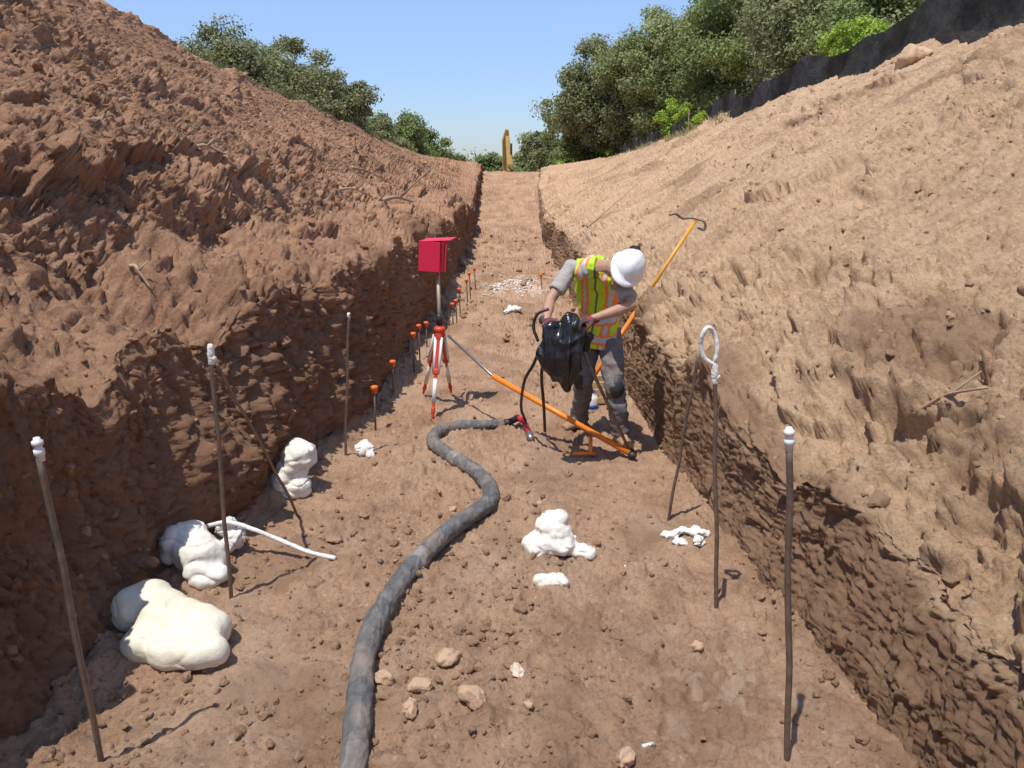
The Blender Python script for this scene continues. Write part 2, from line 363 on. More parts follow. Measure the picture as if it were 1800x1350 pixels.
# ------------------------------------------------------------- stones
def ico(sub):
    import bmesh
    bm=bmesh.new(); bmesh.ops.create_icosphere(bm,subdivisions=sub,radius=1)
    v=np.array([x.co[:] for x in bm.verts]); f=np.array([[q.index for q in x.verts] for x in bm.faces]); bm.free(); return v,f
I1=ico(2); I4=ico(4)
def rockshape(base,seed,sharp=.35,lo=.68):
    v,f=base; r=1+sharp*perlin(v[:,0]*1.1+seed*3.7,v[:,1]*1.1,v[:,2]*1.1+seed)+.3*sharp*perlin(v[:,0]*3+seed,v[:,1]*3,v[:,2]*3)
    w=v*r[:,None]
    for k in range(6):
        n=rng.normal(size=3); n/=np.linalg.norm(n); h=lo+.2*rng.random(); dd=w@n; w=w-np.outer(np.maximum(dd-h,0),n)
    return w
def scatter(name,pos,size,base,mat,label,cat,nvar=10,fl=.6,flatz=.8):
    v,f=base; vars_=[rockshape(base,i+1,.55) for i in range(nvar)]
    n=len(pos); nv=len(v); out=np.empty((n,nv,3))
    for i in range(n):
        q=rng.normal(size=4); q/=np.linalg.norm(q); a,b,c,d=q
        R=np.array([[1-2*(c*c+d*d),2*(b*c-a*d),2*(b*d+a*c)],[2*(b*c+a*d),1-2*(b*b+d*d),2*(c*d-a*b)],[2*(b*d-a*c),2*(c*d+a*b),1-2*(b*b+c*c)]])
        s=size[i]*np.array([1,fl+.35*rng.random(),fl-.05+.3*rng.random()])
        out[i]=(vars_[i%nvar]*s)@R.T*np.array([1,1,flatz])+pos[i]
    F_=(f[None]+np.arange(n)[:,None,None]*nv).reshape(-1,3)
    me=bpy.data.meshes.new(name); fast(me,out.reshape(-1,3),F_,False)
    at=me.attributes.new('tone','FLOAT','POINT'); at.data.foreach_set('value',np.repeat(rng.random(n)*.7,nv).astype(np.float32))
    o=link(name,me,mat); tag(o,label,cat,kind='stuff'); return o
n=5200; px_=[];sz=[]
while len(px_)<n:
    y=2.0*math.exp(rng.random()*2.6); x=rng.uniform(-1.9,1.55)
    dens=.11+.9*math.exp(-((x+.3)/.6)**2-((y-3)/1.0)**2)+.6*math.exp(-((x+1.5)/.35)**2)+.35*math.exp(-((x-1.35)/.15)**2)+.5*math.exp(-((x)/.9)**2-((y-4.3)/.8)**2)+(.15 if y>9 else 0)
    if rng.random()>dens: continue
    s=min(.0035+.0075*rng.exponential(),.045)*(1+.08*max(0,y-6))
    px_.append((x,y,fz_at(x,y)+s*.2)); sz.append(s)
scatter('loose_soil_clods',np.array(px_),np.array(sz),I1,dF,'loose soil clods and pebbles strewn over the trench floor','soil clods')
def onbank(V,S,n,smin,smax,ymin,ymax,smul):
    m=np.argwhere((S>smin)&(S<smax)&(V[...,1]>ymin)&(V[...,1]<ymax)); k=m[rng.choice(len(m),n)]
    p=V[k[:,0],k[:,1]]; s=(.006+.010*rng.exponential(size=n)).clip(0,.06)*smul; return p,s
p,s=onbank(VL,SL,5200,.2,6.5,1.6,25,1.25); scatter('bank_clods',p,s,I1,dL,'brown soil clods lying over the darker left bank','soil clods')
p,s=onbank(VR,SR,2600,1.2,6.8,1.6,25,1.0); scatter('bank_clods',p,s,I1,dR,'tan soil clods lying over the lighter bank below the black fence','soil clods')
rockm=plain('grey_tan_stone',(.48,.33,.215),.9,var=.2,vs=14,bump=.008,bs=40,spec=.2,dirt=.6,dcol=(.38,.23,.14))
def rock(px,py,r,label,mat=rockm,pos=None,flat=.75,seed=1):
    v=rockshape(I4,seed,.45,.78)*np.array([1,.8,flat])*r
    v=v*(1+.05*fbm(v[:,0]*3/r,v[:,1]*3/r,v[:,2]*3/r,3))[:,None]
    a=seed*1.3; R=np.array([[math.cos(a),-math.sin(a),0],[math.sin(a),math.cos(a),0],[0,0,1]]); v=v@R.T
    me=bpy.data.meshes.new('rock'); fast(me,v,I4[1],True)
    o=link('rock',me,mat); l=pos if pos is not None else G(px,py); z=(fz_at(l[0],l[1]) if pos is None else l[2])
    o.location=(l[0],l[1],z+r*flat*.45); tag(o,label,'rock','larger stones in the trench'); return o
rock(832,1245,.062,'rounded brown stone alone in front, right of the grey hose bottom',seed=2)
rock(787,1165,.056,'brown lumpy stone behind the rounded one, right of the hose',seed=3)
rock(910,1188,.040,'small angular pale grey stone right of the two brown stones',seed=4,mat=plain('pale_stone',(.60,.49,.37),.85,var=.15,bump=.004,spec=.2))
rock(742,1222,.055,'flattish brown clod between the hose and the rounded stone',seed=5,flat=.5)
rock(722,1262,.04,'small jagged clod close beside the hose near the front',seed=6)
rock(676,1200,.045,'dark brown clod touching the right side of the hose',seed=7)
rock(1098,1345,.045,'pale tan stone at the front edge of the trench floor',seed=8)
rock(588,950,.06,'flat light brown slab of soil at the end of the white foam strand',mat=dF,seed=9,flat=.4)
rock(948,890,.035,'small dark stone behind the coiled foam pile',seed=10)
rock(640,910,.04,'brown clod halfway between leaning rod foot and the hose',mat=dF,seed=11)
rock(795,900,.03,'small stone just behind the bend of the grey hose',seed=12)
rock(1335,1060,.035,'small brown clod near the foot of the looped foam rod',mat=dF,seed=13)
rock(930,1255,.022,'little pale chip right of the rounded front stone',seed=14)
rock(552,1030,.06,'flat tan soil slab left of the hose, mid trench',mat=dF,seed=15,flat=.4)
rock(822,700,.07,'rough clod on the floor right of the tripod',mat=dF,seed=16)
rock(1225,1150,.03,'small half buried stone right of centre on the floor',seed=17)
bp=P(1607,88,12.6); rock(0,0,.28,'large pale boulder perched on bank top below the black silt fence',pos=(bp[0],bp[1],bp[2]-.2),seed=21,mat=plain('boulder_stone',(.54,.37,.23),.9,var=.2,vs=5,bump=.02,bs=12,spec=.2),flat=.65)
wm=plain('white_chips',(.76,.72,.66),.9,var=.15,spec=.2)
pp=[];ss=[]
for i in range(2200):
    x=.2+rng.normal()*.27; y=14.6+rng.normal()*.5
    if perlin(np.array([x*4.]),np.array([y*3.]),115.)[0]<-.12: continue
    pp.append((x,y,fz_at(x,y)+.002)); ss.append(.010+.022*rng.random()**2)
scatter('white_gravel',np.array(pp),np.array(ss),I1,wm,'patch of crushed white chips spread across the far trench floor','gravel',flatz=.25)
# ------------------------------------------------------------- foam
def foammat(name,a,b2):
    m,nt,b=newmat(name); tc=N(nt,'ShaderNodeTexCoord').outputs['Object']
    c=ramp(nt,noise(nt,tc,5,5),[(.35,a),(.62,b2)]); c=mixc(nt,ramp(nt,noise(nt,tc,10,8,.7),[(.6,0.0),(.78,.4)]),c,(.52,.40,.27))
    nt.links.new(c,b.inputs['Base Color']); b.inputs['Roughness'].default_value=.55; b.inputs['Specular IOR Level'].default_value=.3
    bn=N(nt,'ShaderNodeBump'); bn.inputs['Distance'].default_value=.008; nt.links.new(noise(nt,tc,18,7,.6),bn.inputs['Height']); nt.links.new(bn.outputs[0],b.inputs['Normal']); return m
foamm=foammat('cream_foam',(.70,.645,.47),(.75,.70,.56)); foamc=foammat('cured_foam',(.72,.67,.57),(.76,.73,.65))
foamw=plain('white_foam',(.76,.73,.68),.7,var=.08,bump=.008,bs=50,dirt=.2)
def foam(label,sph,amp=.012,f=14,vox=.008,mat=foamc,group='cured foam lumps on the trench floor',sit=14,low=.02):
    m=MB()
    for (px,Y,z,r) in sph: m.sphere(PX(px,Y,z),r if not np.isscalar(r) else (r,r,r*.85))
    def dd(co):
        x,y,z=co[:,0]*f,co[:,1]*f,co[:,2]*f; wz=z+.8*perlin(x*.5,y*.5,z*.5)
        return amp*(.6*fbm(x,y,z,3)-1.0*np.exp(-(perlin(x*.4,y*.4,wz)/.07)**2)*.6+.6*perlin(x*.4,y*.4,z*.4))+low*perlin(co[:,0]*8+3,co[:,1]*8,co[:,2]*9)
    o=m.build('foam_lump',mat,remesh=vox,sit=sit,disp=dd)
    recentre(o,PX(sph[0][0],sph[0][1],0)); return tag(o,label,'foam lump',group)
foam('large smooth cream foam lump at left front, nearest the camera',[(240,3.24,.10,(.11,.12,.12)),(262,3.26,.115,(.12,.13,.115)),(288,3.20,.10,(.13,.14,.11)),(318,3.16,.085,(.13,.14,.105)),(346,3.14,.075,(.13,.13,.095)),(374,3.12,.06,(.09,.11,.09)),(375,3.0,.04,(.08,.08,.075)),(345,2.98,.03,(.11,.09,.08)),(300,3.0,.03,(.13,.09,.09)),(256,3.06,.04,(.11,.10,.10))],amp=.008,f=7,vox=.009,sit=30,mat=foamm,low=.015)
foam('hanging white foam lump against the left wall behind the large cream one',[(312,3.80,.17,(.11,.10,.09)),(335,3.82,.21,(.10,.09,.075)),(352,3.78,.17,(.09,.09,.09)),(366,3.72,.11,(.10,.09,.10)),(362,3.64,.06,(.11,.08,.08)),(300,3.78,.13,.08),(345,3.72,.12,(.10,.08,.1)),(330,3.74,.14,(.09,.08,.1))],amp=.016,f=10,sit=14,low=.03)
foam('crumbly torn white foam behind the foot of the double topped rod',[(388,4.0,.14,.045),(405,4.02,.18,.04),(415,3.98,.12,.05),(398,3.95,.07,.05),(418,4.0,.06,.04)],amp=.02,f=30,vox=.006,mat=foamw,sit=3)
foam('two stacked white foam lumps at the wall foot by the leaning rod',[(532,4.90,.27,(.12,.11,.10)),(518,4.88,.22,(.10,.10,.10)),(512,4.86,.16,(.11,.10,.10)),(505,4.85,.10,(.12,.10,.09)),(522,4.82,.07,.09),(492,4.8,.04,.06),(545,4.9,.24,.065),(512,4.82,.03,(.13,.09,.05))],amp=.017,f=12,sit=10,low=.035)
foam('small white foam puff beside the upright thin rod at the left wall',[(635,5.55,.05,.06),(648,5.56,.06,.055),(642,5.58,.085,.045),(652,5.5,.03,.03)],amp=.014,f=20,vox=.006,mat=foamw,sit=4)
foam('coiled swirl of white foam piled in the middle of the floor',[(962,4.02,.05,(.14,.12,.07)),(982,4.0,.06,(.12,.11,.065)),(976,4.04,.11,(.115,.10,.06)),(968,4.05,.15,(.10,.09,.05)),(974,4.05,.19,(.078,.06,.04)),(985,4.02,.09,(.11,.08,.05)),(942,3.96,.035,.06),(1000,3.98,.045,.06),(1018,3.97,.03,.05),(1034,3.94,.02,.04)],amp=.017,f=12,vox=.006,sit=8,low=.03)
foam('small broken foam lump in front of the coiled foam swirl',[(955,3.62,.03,(.06,.05,.045)),(972,3.62,.04,(.06,.05,.035)),(988,3.6,.03,.03)],amp=.012,f=18,vox=.006,sit=4)
foam('flat crumbled white foam at the foot of the right hand thin rods',[(1180,4.2,.01,(.06,.05,.025)),(1200,4.22,.03,(.06,.05,.03)),(1222,4.2,.035,(.055,.05,.03)),(1238,4.2,.03,(.045,.04,.025)),(1195,4.12,.01,(.05,.04,.02)),(1228,4.1,.015,(.04,.03,.025))],amp=.024,f=26,vox=.006,mat=foamw,sit=2)
foam('tiny torn foam scrap beyond the white chip patch edge, mid trench',[(898,11.9,.02,.08),(910,11.9,.03,.07),(890,11.8,.01,.05)],amp=.04,f=14,vox=.012,mat=foamw,sit=1)
m=MB(); m.tube(spline([PX(358,3.98,.17),PX(400,3.98,.2),PX(445,3.95,.17),PX(500,3.93,.10),PX(545,3.9,.05),PX(590,3.86,.035)],8),.0135,8)
o=m.build('foam_strand',foamw,disp=lambda co:.003*perlin(co[:,0]*60,co[:,1]*60,co[:,2]*60)); tag(o,'long thin curved strand of white foam reaching out from the wall','foam strand')
for (px,py,l) in((1105,1003,'tiny white plastic scrap right of the coiled foam'),(1140,1322,'small white scrap at the bottom edge of the floor')):
    q=G(px,py); m=MB().tube([q+Vector((-.025,0,.025)),q+Vector((.02,.012,.03))],[.009,.007],6); o=m.build('plastic_scrap',foamw); tag(o,l,'scrap')
# ------------------------------------------------------------- rods
rodm=plain('rusty_steel_pipe',(.19,.15,.12),.5,metal=.5,var=.35,vs=18,spec=.4,dirt=.5)
whp=plain('white_plastic',(.72,.71,.66),.5,var=.06)
def lathe(mb,c,prof,axis=Vector((0,0,1)),seg=12):
    c=Vector(c); mb.tube([c+axis*z for r,z in prof],[max(r,.0005) for r,z in prof],seg)
def inj_rod(base,top,label,head='nozzle',r=.0115):
    t=thing('injection_rod',base,label,'rod','thin steel injection rods standing in the trench')
    n=6; pts=[base+(top-base)*(k/n)+Vector((.003*math.sin(k*2.1+base.x*9),.003*math.cos(k*1.7),0)) for k in range(n+1)]; pts[0]=base-Vector((0,0,.05))
    MB().tube(spline(pts,3),r,10).build('pipe',rodm,t)
    ax=(top-base).normalized()
    if head=='nozzle':
        m=MB(); lathe(m,top-ax*.02,[(.014,0),(.014,.02),(.017,.021),(.017,.04),(.013,.042),(.013,.055),(.018,.057),(.018,.07),(.012,.073),(.010,.082)],ax); m.build('nozzle',whp,t)
    elif head=='foam':
        m=MB(); m.tube([top-ax*.08,top-ax*.03,top,top+ax*.02],[.014,.018,.016,.012],10).sphere(top-ax*.05+Vector((.012,0,0)),.015)
        m.build('foam_tip',foamw,t,remesh=.003,disp=lambda co:.003*perlin(co[:,0]*80,co[:,1]*80,co[:,2]*80))
    elif head=='small':
        m=MB().tube([top-ax*.03,top+ax*.01],[.014,.011],8); m.build('cap',whp,t)
    return t
b=G(178,1338); inj_rod(b,P(70,800,b.y-.02),'leftmost nearest steel rod with white nozzle, leaning left',r=.0112)
b=G(406,1050); inj_rod(b,P(370,612,b.y),'steel rod left of the hose with foam covered top, crossed by a leaning rod','foam',r=.0105)
b=G(527,907); inj_rod(b,P(381,640,b.y-.75),'slanted thin rod leaning left against the foam topped rod','none',r=.009)
b=G(607,802); inj_rod(b,P(613,552,b.y),'thin upright rod with small white cap at the left wall','small',r=.010)
b=G(1175,910); inj_rod(b,P(1228,622,b.y-.1),'slightly leaning dark rod behind the foam loop rod','none',r=.010)
b=G(1260,1072); ft=inj_rod(b,P(1256,645,b.y),'steel rod topped with an upright white foam loop','foam',r=.0105)
m=MB(); Yl=b.y
m.tube(spline([P(1257,636,Yl),P(1261,612,Yl),P(1256,587,Yl+.01),P(1246,576,Yl),P(1237,584,Yl-.01),P(1232,603,Yl),P(1236,625,Yl),P(1247,637,Yl),P(1258,640,Yl)],7),.0108,8)
m.build('foam_loop',foamw,ft,disp=lambda co:.0035*perlin(co[:,0]*70,co[:,1]*70,co[:,2]*70))
b=G(1385,1345); inj_rod(b,P(1387,782,b.y),'rightmost nearest steel rod with white nozzle, standing upright',r=.0115)
orcap=plain('orange_plastic_cap',(.80,.15,.03),.45,var=.08)
pins=[(660,757,679),(692,694,634),(728,653,585),(738,630,571),(751,615,566),(797,575,533),(803,562,527),(809,549,507),(822,531,491),(827,521,479),(836,507,471),(953,512,482)]
ordn=['nearest','second','third','fourth','fifth','sixth','seventh','eighth','ninth','tenth','eleventh']
for i,(px,py,ty) in enumerate(pins):
    b=G(px,py); tp=P(px-2,ty,b.y)
    lab=(ordn[i]+' orange capped pin from the camera in the row along the left wall') if i<11 else 'lone orange capped pin near the right wall behind the worker'
    t=thing('marker_pin',b,lab,'marker pin','orange capped pins along the trench')
    MB().tube([b-Vector((0,0,.05)),tp],.009,8).build('steel_pin',rodm,t)
    m=MB(); lathe(m,tp-Vector((0,0,.06)),[(.020,0),(.021,.026),(.030,.030),(.032,.05),(.030,.062),(.018,.066)]); m.build('cap',orcap,t)
# ------------------------------------------------------------- hose
hosem,nt,bb=newmat('wrapped_grey_hose'); tc=N(nt,'ShaderNodeTexCoord').outputs['Object']
n1=noise(nt,tc,9,8,.7,.6); c=ramp(nt,n1,[(.3,(.08,.08,.082)),(.5,(.155,.15,.145)),(.72,(.28,.26,.235))]); n2=noise(nt,tc,4,5)
c=mixc(nt,ramp(nt,n2,[(.48,0.0),(.68,.55)]),c,(.36,.27,.19)); nt.links.new(c,bb.inputs['Base Color']); bb.inputs['Roughness'].default_value=.65
mp=N(nt,'ShaderNodeMapping'); mp.inputs['Scale'].default_value=(1.6,.45,1.6); nt.links.new(tc,mp.inputs[0])
bn=N(nt,'ShaderNodeBump'); bn.inputs['Distance'].default_value=.022; nt.links.new(noise(nt,mp.outputs[0],20,9,.72,.9),bn.inputs['Height']); nt.links.new(bn.outputs[0],bb.inputs['Normal'])
hp=[(610,1530),(622,1345),(632,1230),(645,1135),(680,1058),(735,985),(790,932),(840,898),(862,876),(858,852),(830,825),(790,800),(762,778),(768,760),(800,750),(845,747),(885,744)]
hr=.050; pts=[G(px,py,hr*.8) for px,py in hp]
sp=spline(pts,30); L=0; rad=[]; cum=[0]
for i in range(1,len(sp)): L+=(sp[i]-sp[i-1]).length; cum.append(L)
for i,s_ in enumerate(cum):
    r=hr*(1-.30*max(0,(s_-(L-1.0)))/1.0); r*=1+.03*math.sin(s_*11)+.015*math.sin(s_*37+1); rad.append(r)
ht=thing('wrapped_hose',(pts[2].x,pts[2].y,0),'thick grey wrapped hose snaking along the trench floor to the worker','hose')
def hd(co):
    return .004*perlin(co[:,0]*20,co[:,1]*20,co[:,2]*20)+.006*np.abs(perlin(co[:,0]*9+co[:,1]*14,co[:,1]*34,co[:,2]*9))+.006*ridged(co[:,0]*30,co[:,1]*7,co[:,2]*30,2)-.002
MB().tube(sp,rad,36).build('sleeve',hosem,ht,disp=hd)
silv=plain('dusty_silver_tape',(.22,.21,.20),.55,var=.4,vs=20,dirt=.5)
for fr in(.40,.74):
    i=min(range(len(cum)),key=lambda k:abs(cum[k]-L*fr)); MB().tube(sp[i-4:i+5],[r*1.02+.002 for r in rad[i-4:i+5]],36).build('tape_band',silv,ht,disp=hd)
redc=plain('red_coupling',(.45,.02,.035),.4); blk=plain('black_rubber',(.016,.016,.018),.45,var=.3,dirt=.25); met=plain('dull_metal',(.35,.33,.32),.4,metal=.8)
e=sp[-1]; fe=G(932,765,.05)
MB().tube([e,e+Vector((.05,.0,.01)),PX(912,6.3,.07)],[.034,.03,.028],12).build('end_cuff',blk,ht)
MB().tube([PX(906,6.32,.07),PX(922,6.2,.06),fe],[.026,.024,.022],10).sphere(PX(920,6.2,.09),.025).build('red_coupling',redc,ht,remesh=.005)
MB().tube([fe-Vector((.01,-.03,0)),fe+Vector((.01,-.05,-.02))],[.03,.026],12).build('valve',met,ht)
for k,(q,l) in enumerate([([PX(924,6.2,.07),P(916,715,6.0),P(922,670,5.7),P(938,640,5.5),P(950,610,5.4)],'thin black feed line looping from the hose coupling up to the bag'),
          ([P(958,758,5.95),P(956,715,5.7),P(952,660,5.5),P(958,620,5.4)],'second straighter black feed line hanging below the bag')]):
    o=MB().tube(spline(q,8),.0125,8).build('feed_line',blk); tag(o,l,'hose','black feed lines under the bag')
# ------------------------------------------------------------- tripod
redm=plain('red_painted_metal',(.62,.05,.02),.4,var=.1,dirt=.25); whm=plain('white_painted_metal',(.75,.74,.71),.45,var=.08,dirt=.3)
redb=plain('crimson_plastic',(.68,.022,.065),.5,var=.06)
ap=PX(773,6.72,.79); feet=[G(760,737),G(744,692),G(793,690)]
tt=thing('laser_tripod',(ap.x,ap.y,0),'red and white tripod carrying a crimson instrument box on a post','tripod')
for ft_ in feet:
    top=ap+(ft_-ap).normalized()*.03; top.z=ap.z; d=(ft_-top); side=Vector((d.y,-d.x,0)).normalized()
    m=MB(); m.tube([top,top+d*.08,top+d*.13],[(.040,.022),(.038,.022),(.034,.018)],8,side=side).tube([top+d*.05,top+d*.95,ft_],[(.017,.014),(.015,.014),(.010,.010)],8,side=side)
    m.tube([top+d*.46,top+d*.51],[(.034,.022)]*2,8,side=side).tube([top+d*.88,top+d*.93],[.021,.020],8)
    m.build('leg',redm,tt,remesh=.005)
    for sgn in(-1,1): MB().tube([top+side*.029*sgn+d*.11,top+d*.50+side*.023*sgn],[(.012,.016)]*2,6).build('white_rail',whm,tt)
    MB().tube([top+d*.56,top+d*.82],[(.021,.018)]*2,8,side=side).build('white_band',whm,tt)
m=MB(); lathe(m,ap-Vector((0,0,.05)),[(.045,0),(.055,.02),(.055,.04),(.042,.05),(.03,.06)]); m.build('tripod_head',redm,tt)
bx=P(769,450,6.9)
MB().tube([ap,Vector((bx.x,bx.y,bx.z-.12))],.017,10).build('post',plain('ochre_grey_post',(.40,.34,.25),.5,metal=.2),tt)
MB().tube([ap+Vector((0,0,.02)),ap+Vector((0,0,.12))],.030,10).build('clamp',blk,tt)
M=Matrix.Rotation(math.radians(-14),3,'Z')@Matrix.Rotation(math.radians(3),3,'Y'); w=.20; hh=.27; dpt=.19; m=MB(); th=.008
m.box(bx+M@Vector((-.045,-dpt/2,0)),(w,th,hh),M).box(bx+M@Vector((-.045,dpt/2,0)),(w,th,hh),M).box(bx+M@Vector((-.045-w/2+.004,0,0)),(th,dpt-.01,hh),M).box(bx+M@Vector((-.045,0,-hh/2+.004)),(w-.02,dpt-.01,th),M).box(bx+M@Vector((-.045+w/2-.012,0,0)),(th,dpt-.01,hh-.01),M)
m.build('instrument_box',redb,tt,smooth=False,bevel=.003)
M2=M@Matrix.Rotation(math.radians(-6),3,'Y')@Matrix.Rotation(math.radians(3),3,'X'); MB().box(bx+M@Vector((.005,0,hh/2+.014)),(w+.085,dpt+.01,.007),M2).build('box_lid',redb,tt,smooth=False,bevel=.003)
M3=M@Matrix.Rotation(math.radians(25),3,'Z'); MB().box(bx+M@Vector((.088,-.05,.0)),(.010,.11,hh-.02),M3).build('side_flap',redb,tt,smooth=False,bevel=.003)
# ------------------------------------------------------------- lances
orp=plain('orange_painted_pipe',(.82,.23,.02),.35,var=.08,dirt=.2); yel=plain('yellow_orange_paint',(.74,.35,.04),.4,var=.1,dirt=.3)
a=PX(1108,5.52,.03); b2=P(866,661,6.15); ax=(a-b2).normalized()
lt=thing('orange_lance',a,'long orange lance propped from the floor to the tripod','lance')
MB().tube([b2,a],.023,12).build('orange_tube',orp,lt)
MB().tube([a-ax*.01,a+ax*.05],[.025,.019],12).build('black_tip',blk,lt)
MB().tube([P(788,590,6.70),b2+Vector((-.01,0,.01)),b2+ax*.05],.012,10).build('extension_rod',met,lt)
br=P(1038,768,5.70); g0=PX(1038,5.52,.03)
MB().tube([br,g0],.016,8).tube([g0+Vector((-.14,-.0,0)),g0+Vector((.04,0,0))],.015,8).build('support_foot',orp,lt)
b=G(1015,705,.02); YT=7.2; tp=P(1222,388,YT)
lt=thing('orange_lance',b,'orange and yellow lance with hooked handle leaning up over the right bank','lance')
MB().tube([b,b+(tp-b)*.5],.021,12).build('orange_tube',orp,lt)
MB().tube([b+(tp-b)*.5,tp],.017,12).build('yellow_tube',yel,lt)
MB().tube(spline([P(1176,378,YT),P(1188,376,YT),P(1200,384,YT),P(1216,383,YT),P(1238,390,YT-.05),P(1238,404,YT-.05),P(1226,400,YT-.05)],5),.011,8).build('hooked_handle',rodm,lt)
o=MB().tube([P(1006,578,5.35),PX(1110,5.55,.01)],.0125,10).build('dark_pipe',rodm); tag(o,'dark thin pipe slanting from the bag down to the orange lance tip','pipe')
o=MB().tube(spline([P(946,600,5.3),P(938,575,5.3),P(945,552,5.3),P(965,543,5.3)],6),.011,8).build('bent_handle',blk); tag(o,'black bent handle curving at the left side of the bag','handle')
# ------------------------------------------------------------- person
skin=plain('skin',(.44,.25,.165),.55,var=.08); shirt=plain('grey_tshirt',(.38,.345,.32),.9,var=.1,bump=.004,bs=30)
trou=plain('dark_grey_trousers',(.15,.145,.145),.9,var=.25,bump=.006,bs=25,dirt=.5); bootm=plain('brown_boots',(.36,.22,.12),.7,var=.2,dirt=.3)
hat=plain('white_hard_hat',(.76,.76,.76),.28,var=.02,spec=.5); hairm=plain('black_hair',(.015,.012,.011),.7,bump=.01,bs=60); pad=plain('black_knee_pad',(.03,.03,.032),.6,dirt=.35)
glov=plain('dark_red_glove',(.05,.045,.045),.75,var=.3,vs=10,dirt=1.0,dcol=(.42,.04,.03))
hc=PX(1052,6.04,.90); nb=PX(1060,5.69,1.47); hd_=PX(1098,5.51,1.45)
shL=PX(1092,5.60,1.35); shR=PX(1004,5.80,1.43)
elL=PX(1110,5.42,1.21); wrL=PX(1040,5.33,1.13); elR=PX(967,5.66,1.21); wrR=PX(960,5.42,1.10)
hiL=hc+Vector((.085,-.01,-.03)); hiR=hc+Vector((-.085,.02,-.03))
knL=PX(1080,5.80,.50); anL=PX(1091,5.84,.10); knR=PX(1027,6.04,.50); anR=PX(1019,6.24,.10)
tL=Vector((.25,-.95,0)).normalized(); tR=Vector((-.75,-.6,0)).normalized()
SV=(shL-shR).normalized(); chest=hc.lerp(nb,.66)+Vector((-.03,.12,.04)); belly=hc.lerp(nb,.3)+Vector((0,.08,0.01))
ptor=[hc-Vector((0,0,.10)),hc,belly,chest,nb+Vector((-.025,.07,-.02))]
per=thing('person',(hc.x,hc.y-.1,0),'person in white hard hat and lime safety vest bending over a black bag','person')
m=MB()
m.tube(ptor,[(.12,.09),(.14,.10),(.13,.09),(.155,.10),(.10,.07)],16,side=SV)
for a_,e_,w_ in((shL,elL,wrL),(shR,elR,wrR)):
    m.tube([nb.lerp(a_,.45)-Vector((0,0,.03)),a_,a_.lerp(e_,.5),e_,e_.lerp(w_,.35),w_],[.06,.056,.047,.040,.042,.027],12); m.sphere(a_,.058)
for h_,k_,n_,t_ in((hiL,knL,anL,tL),(hiR,knR,anR,tR)):
    m.tube([h_+Vector((0,0,.03)),h_.lerp(k_,.4),k_,k_.lerp(n_,.35),n_],[.085,.075,.052,.052,.036],12); m.tube([n_,n_+t_*.12-Vector((0,0,.05))],[.04,.03],10)
U=Vector((.46,-.58,.67)).normalized(); Fd=Vector((-.42,-.70,-.45)); Fd=(Fd-U*Fd.dot(U)).normalized(); Sd=U.cross(Fd).normalized()
HM=Matrix((Sd,Fd,U)).transposed()
m.tube([nb-Vector((.015,-.06,.04)),nb.lerp(hd_,.5),hd_-U*.05],[.078,.066,.058],12)
m.sphere(hd_+U*.02,(.077,.095,.095),HM,18,14); m.sphere(hd_-U*.05+Fd*.025,(.058,.068,.07),HM,16,12)
m.sphere(hd_-U*.015+Fd*.105,(.012,.02,.025),HM,8,6); m.sphere(hd_-U*.03+Fd*.108,(.017,.014,.011),HM,8,6)
m.sphere(hd_-U*.065+Fd*.088,(.024,.010,.006),HM,8,6); m.sphere(hd_-U*.075+Fd*.086,(.02,.010,.006),HM,8,6); m.sphere(hd_-U*.10+Fd*.07,(.025,.02,.016),HM,8,6)
for s_ in(-1,1): m.sphere(hd_-U*.015+Sd*.079*s_,(.008,.02,.032),HM,8,6); m.sphere(hd_+U*.008+Fd*.088+Sd*.03*s_,(.018,.01,.006),HM,8,6)
def hand(m,w,d,n,r=1.0,curl=1.0,thumb=1):
    d=d.normalized(); n=(n-d*n.dot(d)).normalized(); s=d.cross(n)*thumb
    m.tube([w-d*.02,w+d*.03,w+d*.09],[(.030*r,.022*r),(.042*r,.018*r),(.044*r,.016*r)],12,side=s)
    for k,(o_,l_) in enumerate(((.031,.072),(.011,.080),(-.010,.075),(-.030,.058))):
        b_=w+d*.085+s*o_; f=l_/.08; p_=[b_]; an=.25*curl
        for sl in(.036,.026,.022):
            p_.append(p_[-1]+(d*math.cos(an)+n*math.sin(an))*sl*f+s*o_*.08); an+=.62*curl
        m.tube(p_,[.0105*r,.0098*r,.009*r,.0078*r],8); m.sphere(p_[-1],.0078*r,None,8,6)
    q1=(s*.75+d*.6+n*.25).normalized()*.04; q2=(d*.75+n*.6+s*.1).normalized()*.032; q3=(d*.5+n*.8-s*.2).normalized()*.024
    t0=w+d*.025+s*.030; p_=[t0,t0+q1,t0+q1+q2,t0+q1+q2+q3]
    m.tube(p_,[.016*r,.0125*r,.0115*r,.009*r],8); m.sphere(p_[-1],.009*r,None,8,6)
dLh=(PX(1000,5.22,1.13)-wrL); nLh=Vector((-.1,.1,-1)); dRh=(PX(985,5.25,1.11)-wrR); nRh=Vector((.3,.1,-1))
hand(m,wrL,dLh,nLh,.9,1,1); hand(m,wrR,dRh,nRh,.9,1,-1)
m.build('person_body',skin,per,remesh=.0065,sit=2)
eyem=plain('dark_eyes',(.03,.02,.015),.2)
for s_ in(-1,1): MB().sphere(hd_-U*.008+Fd*.096+Sd*.03*s_,(.011,.006,.006),HM,8,6).build('eye',eyem,per)
cz=lambda a,f:(lambda co:a*(fbm(co[:,0]*f,co[:,1]*f,co[:,2]*f*1.3,3)+.7*ridged(co[:,0]*f*.6,co[:,1]*f*.6,co[:,2]*f*1.2,2)-.3))
m=MB(); m.tube(ptor,[(.135,.105),(.155,.115),(.145,.105),(.17,.115),(.11,.085)],18,side=SV)
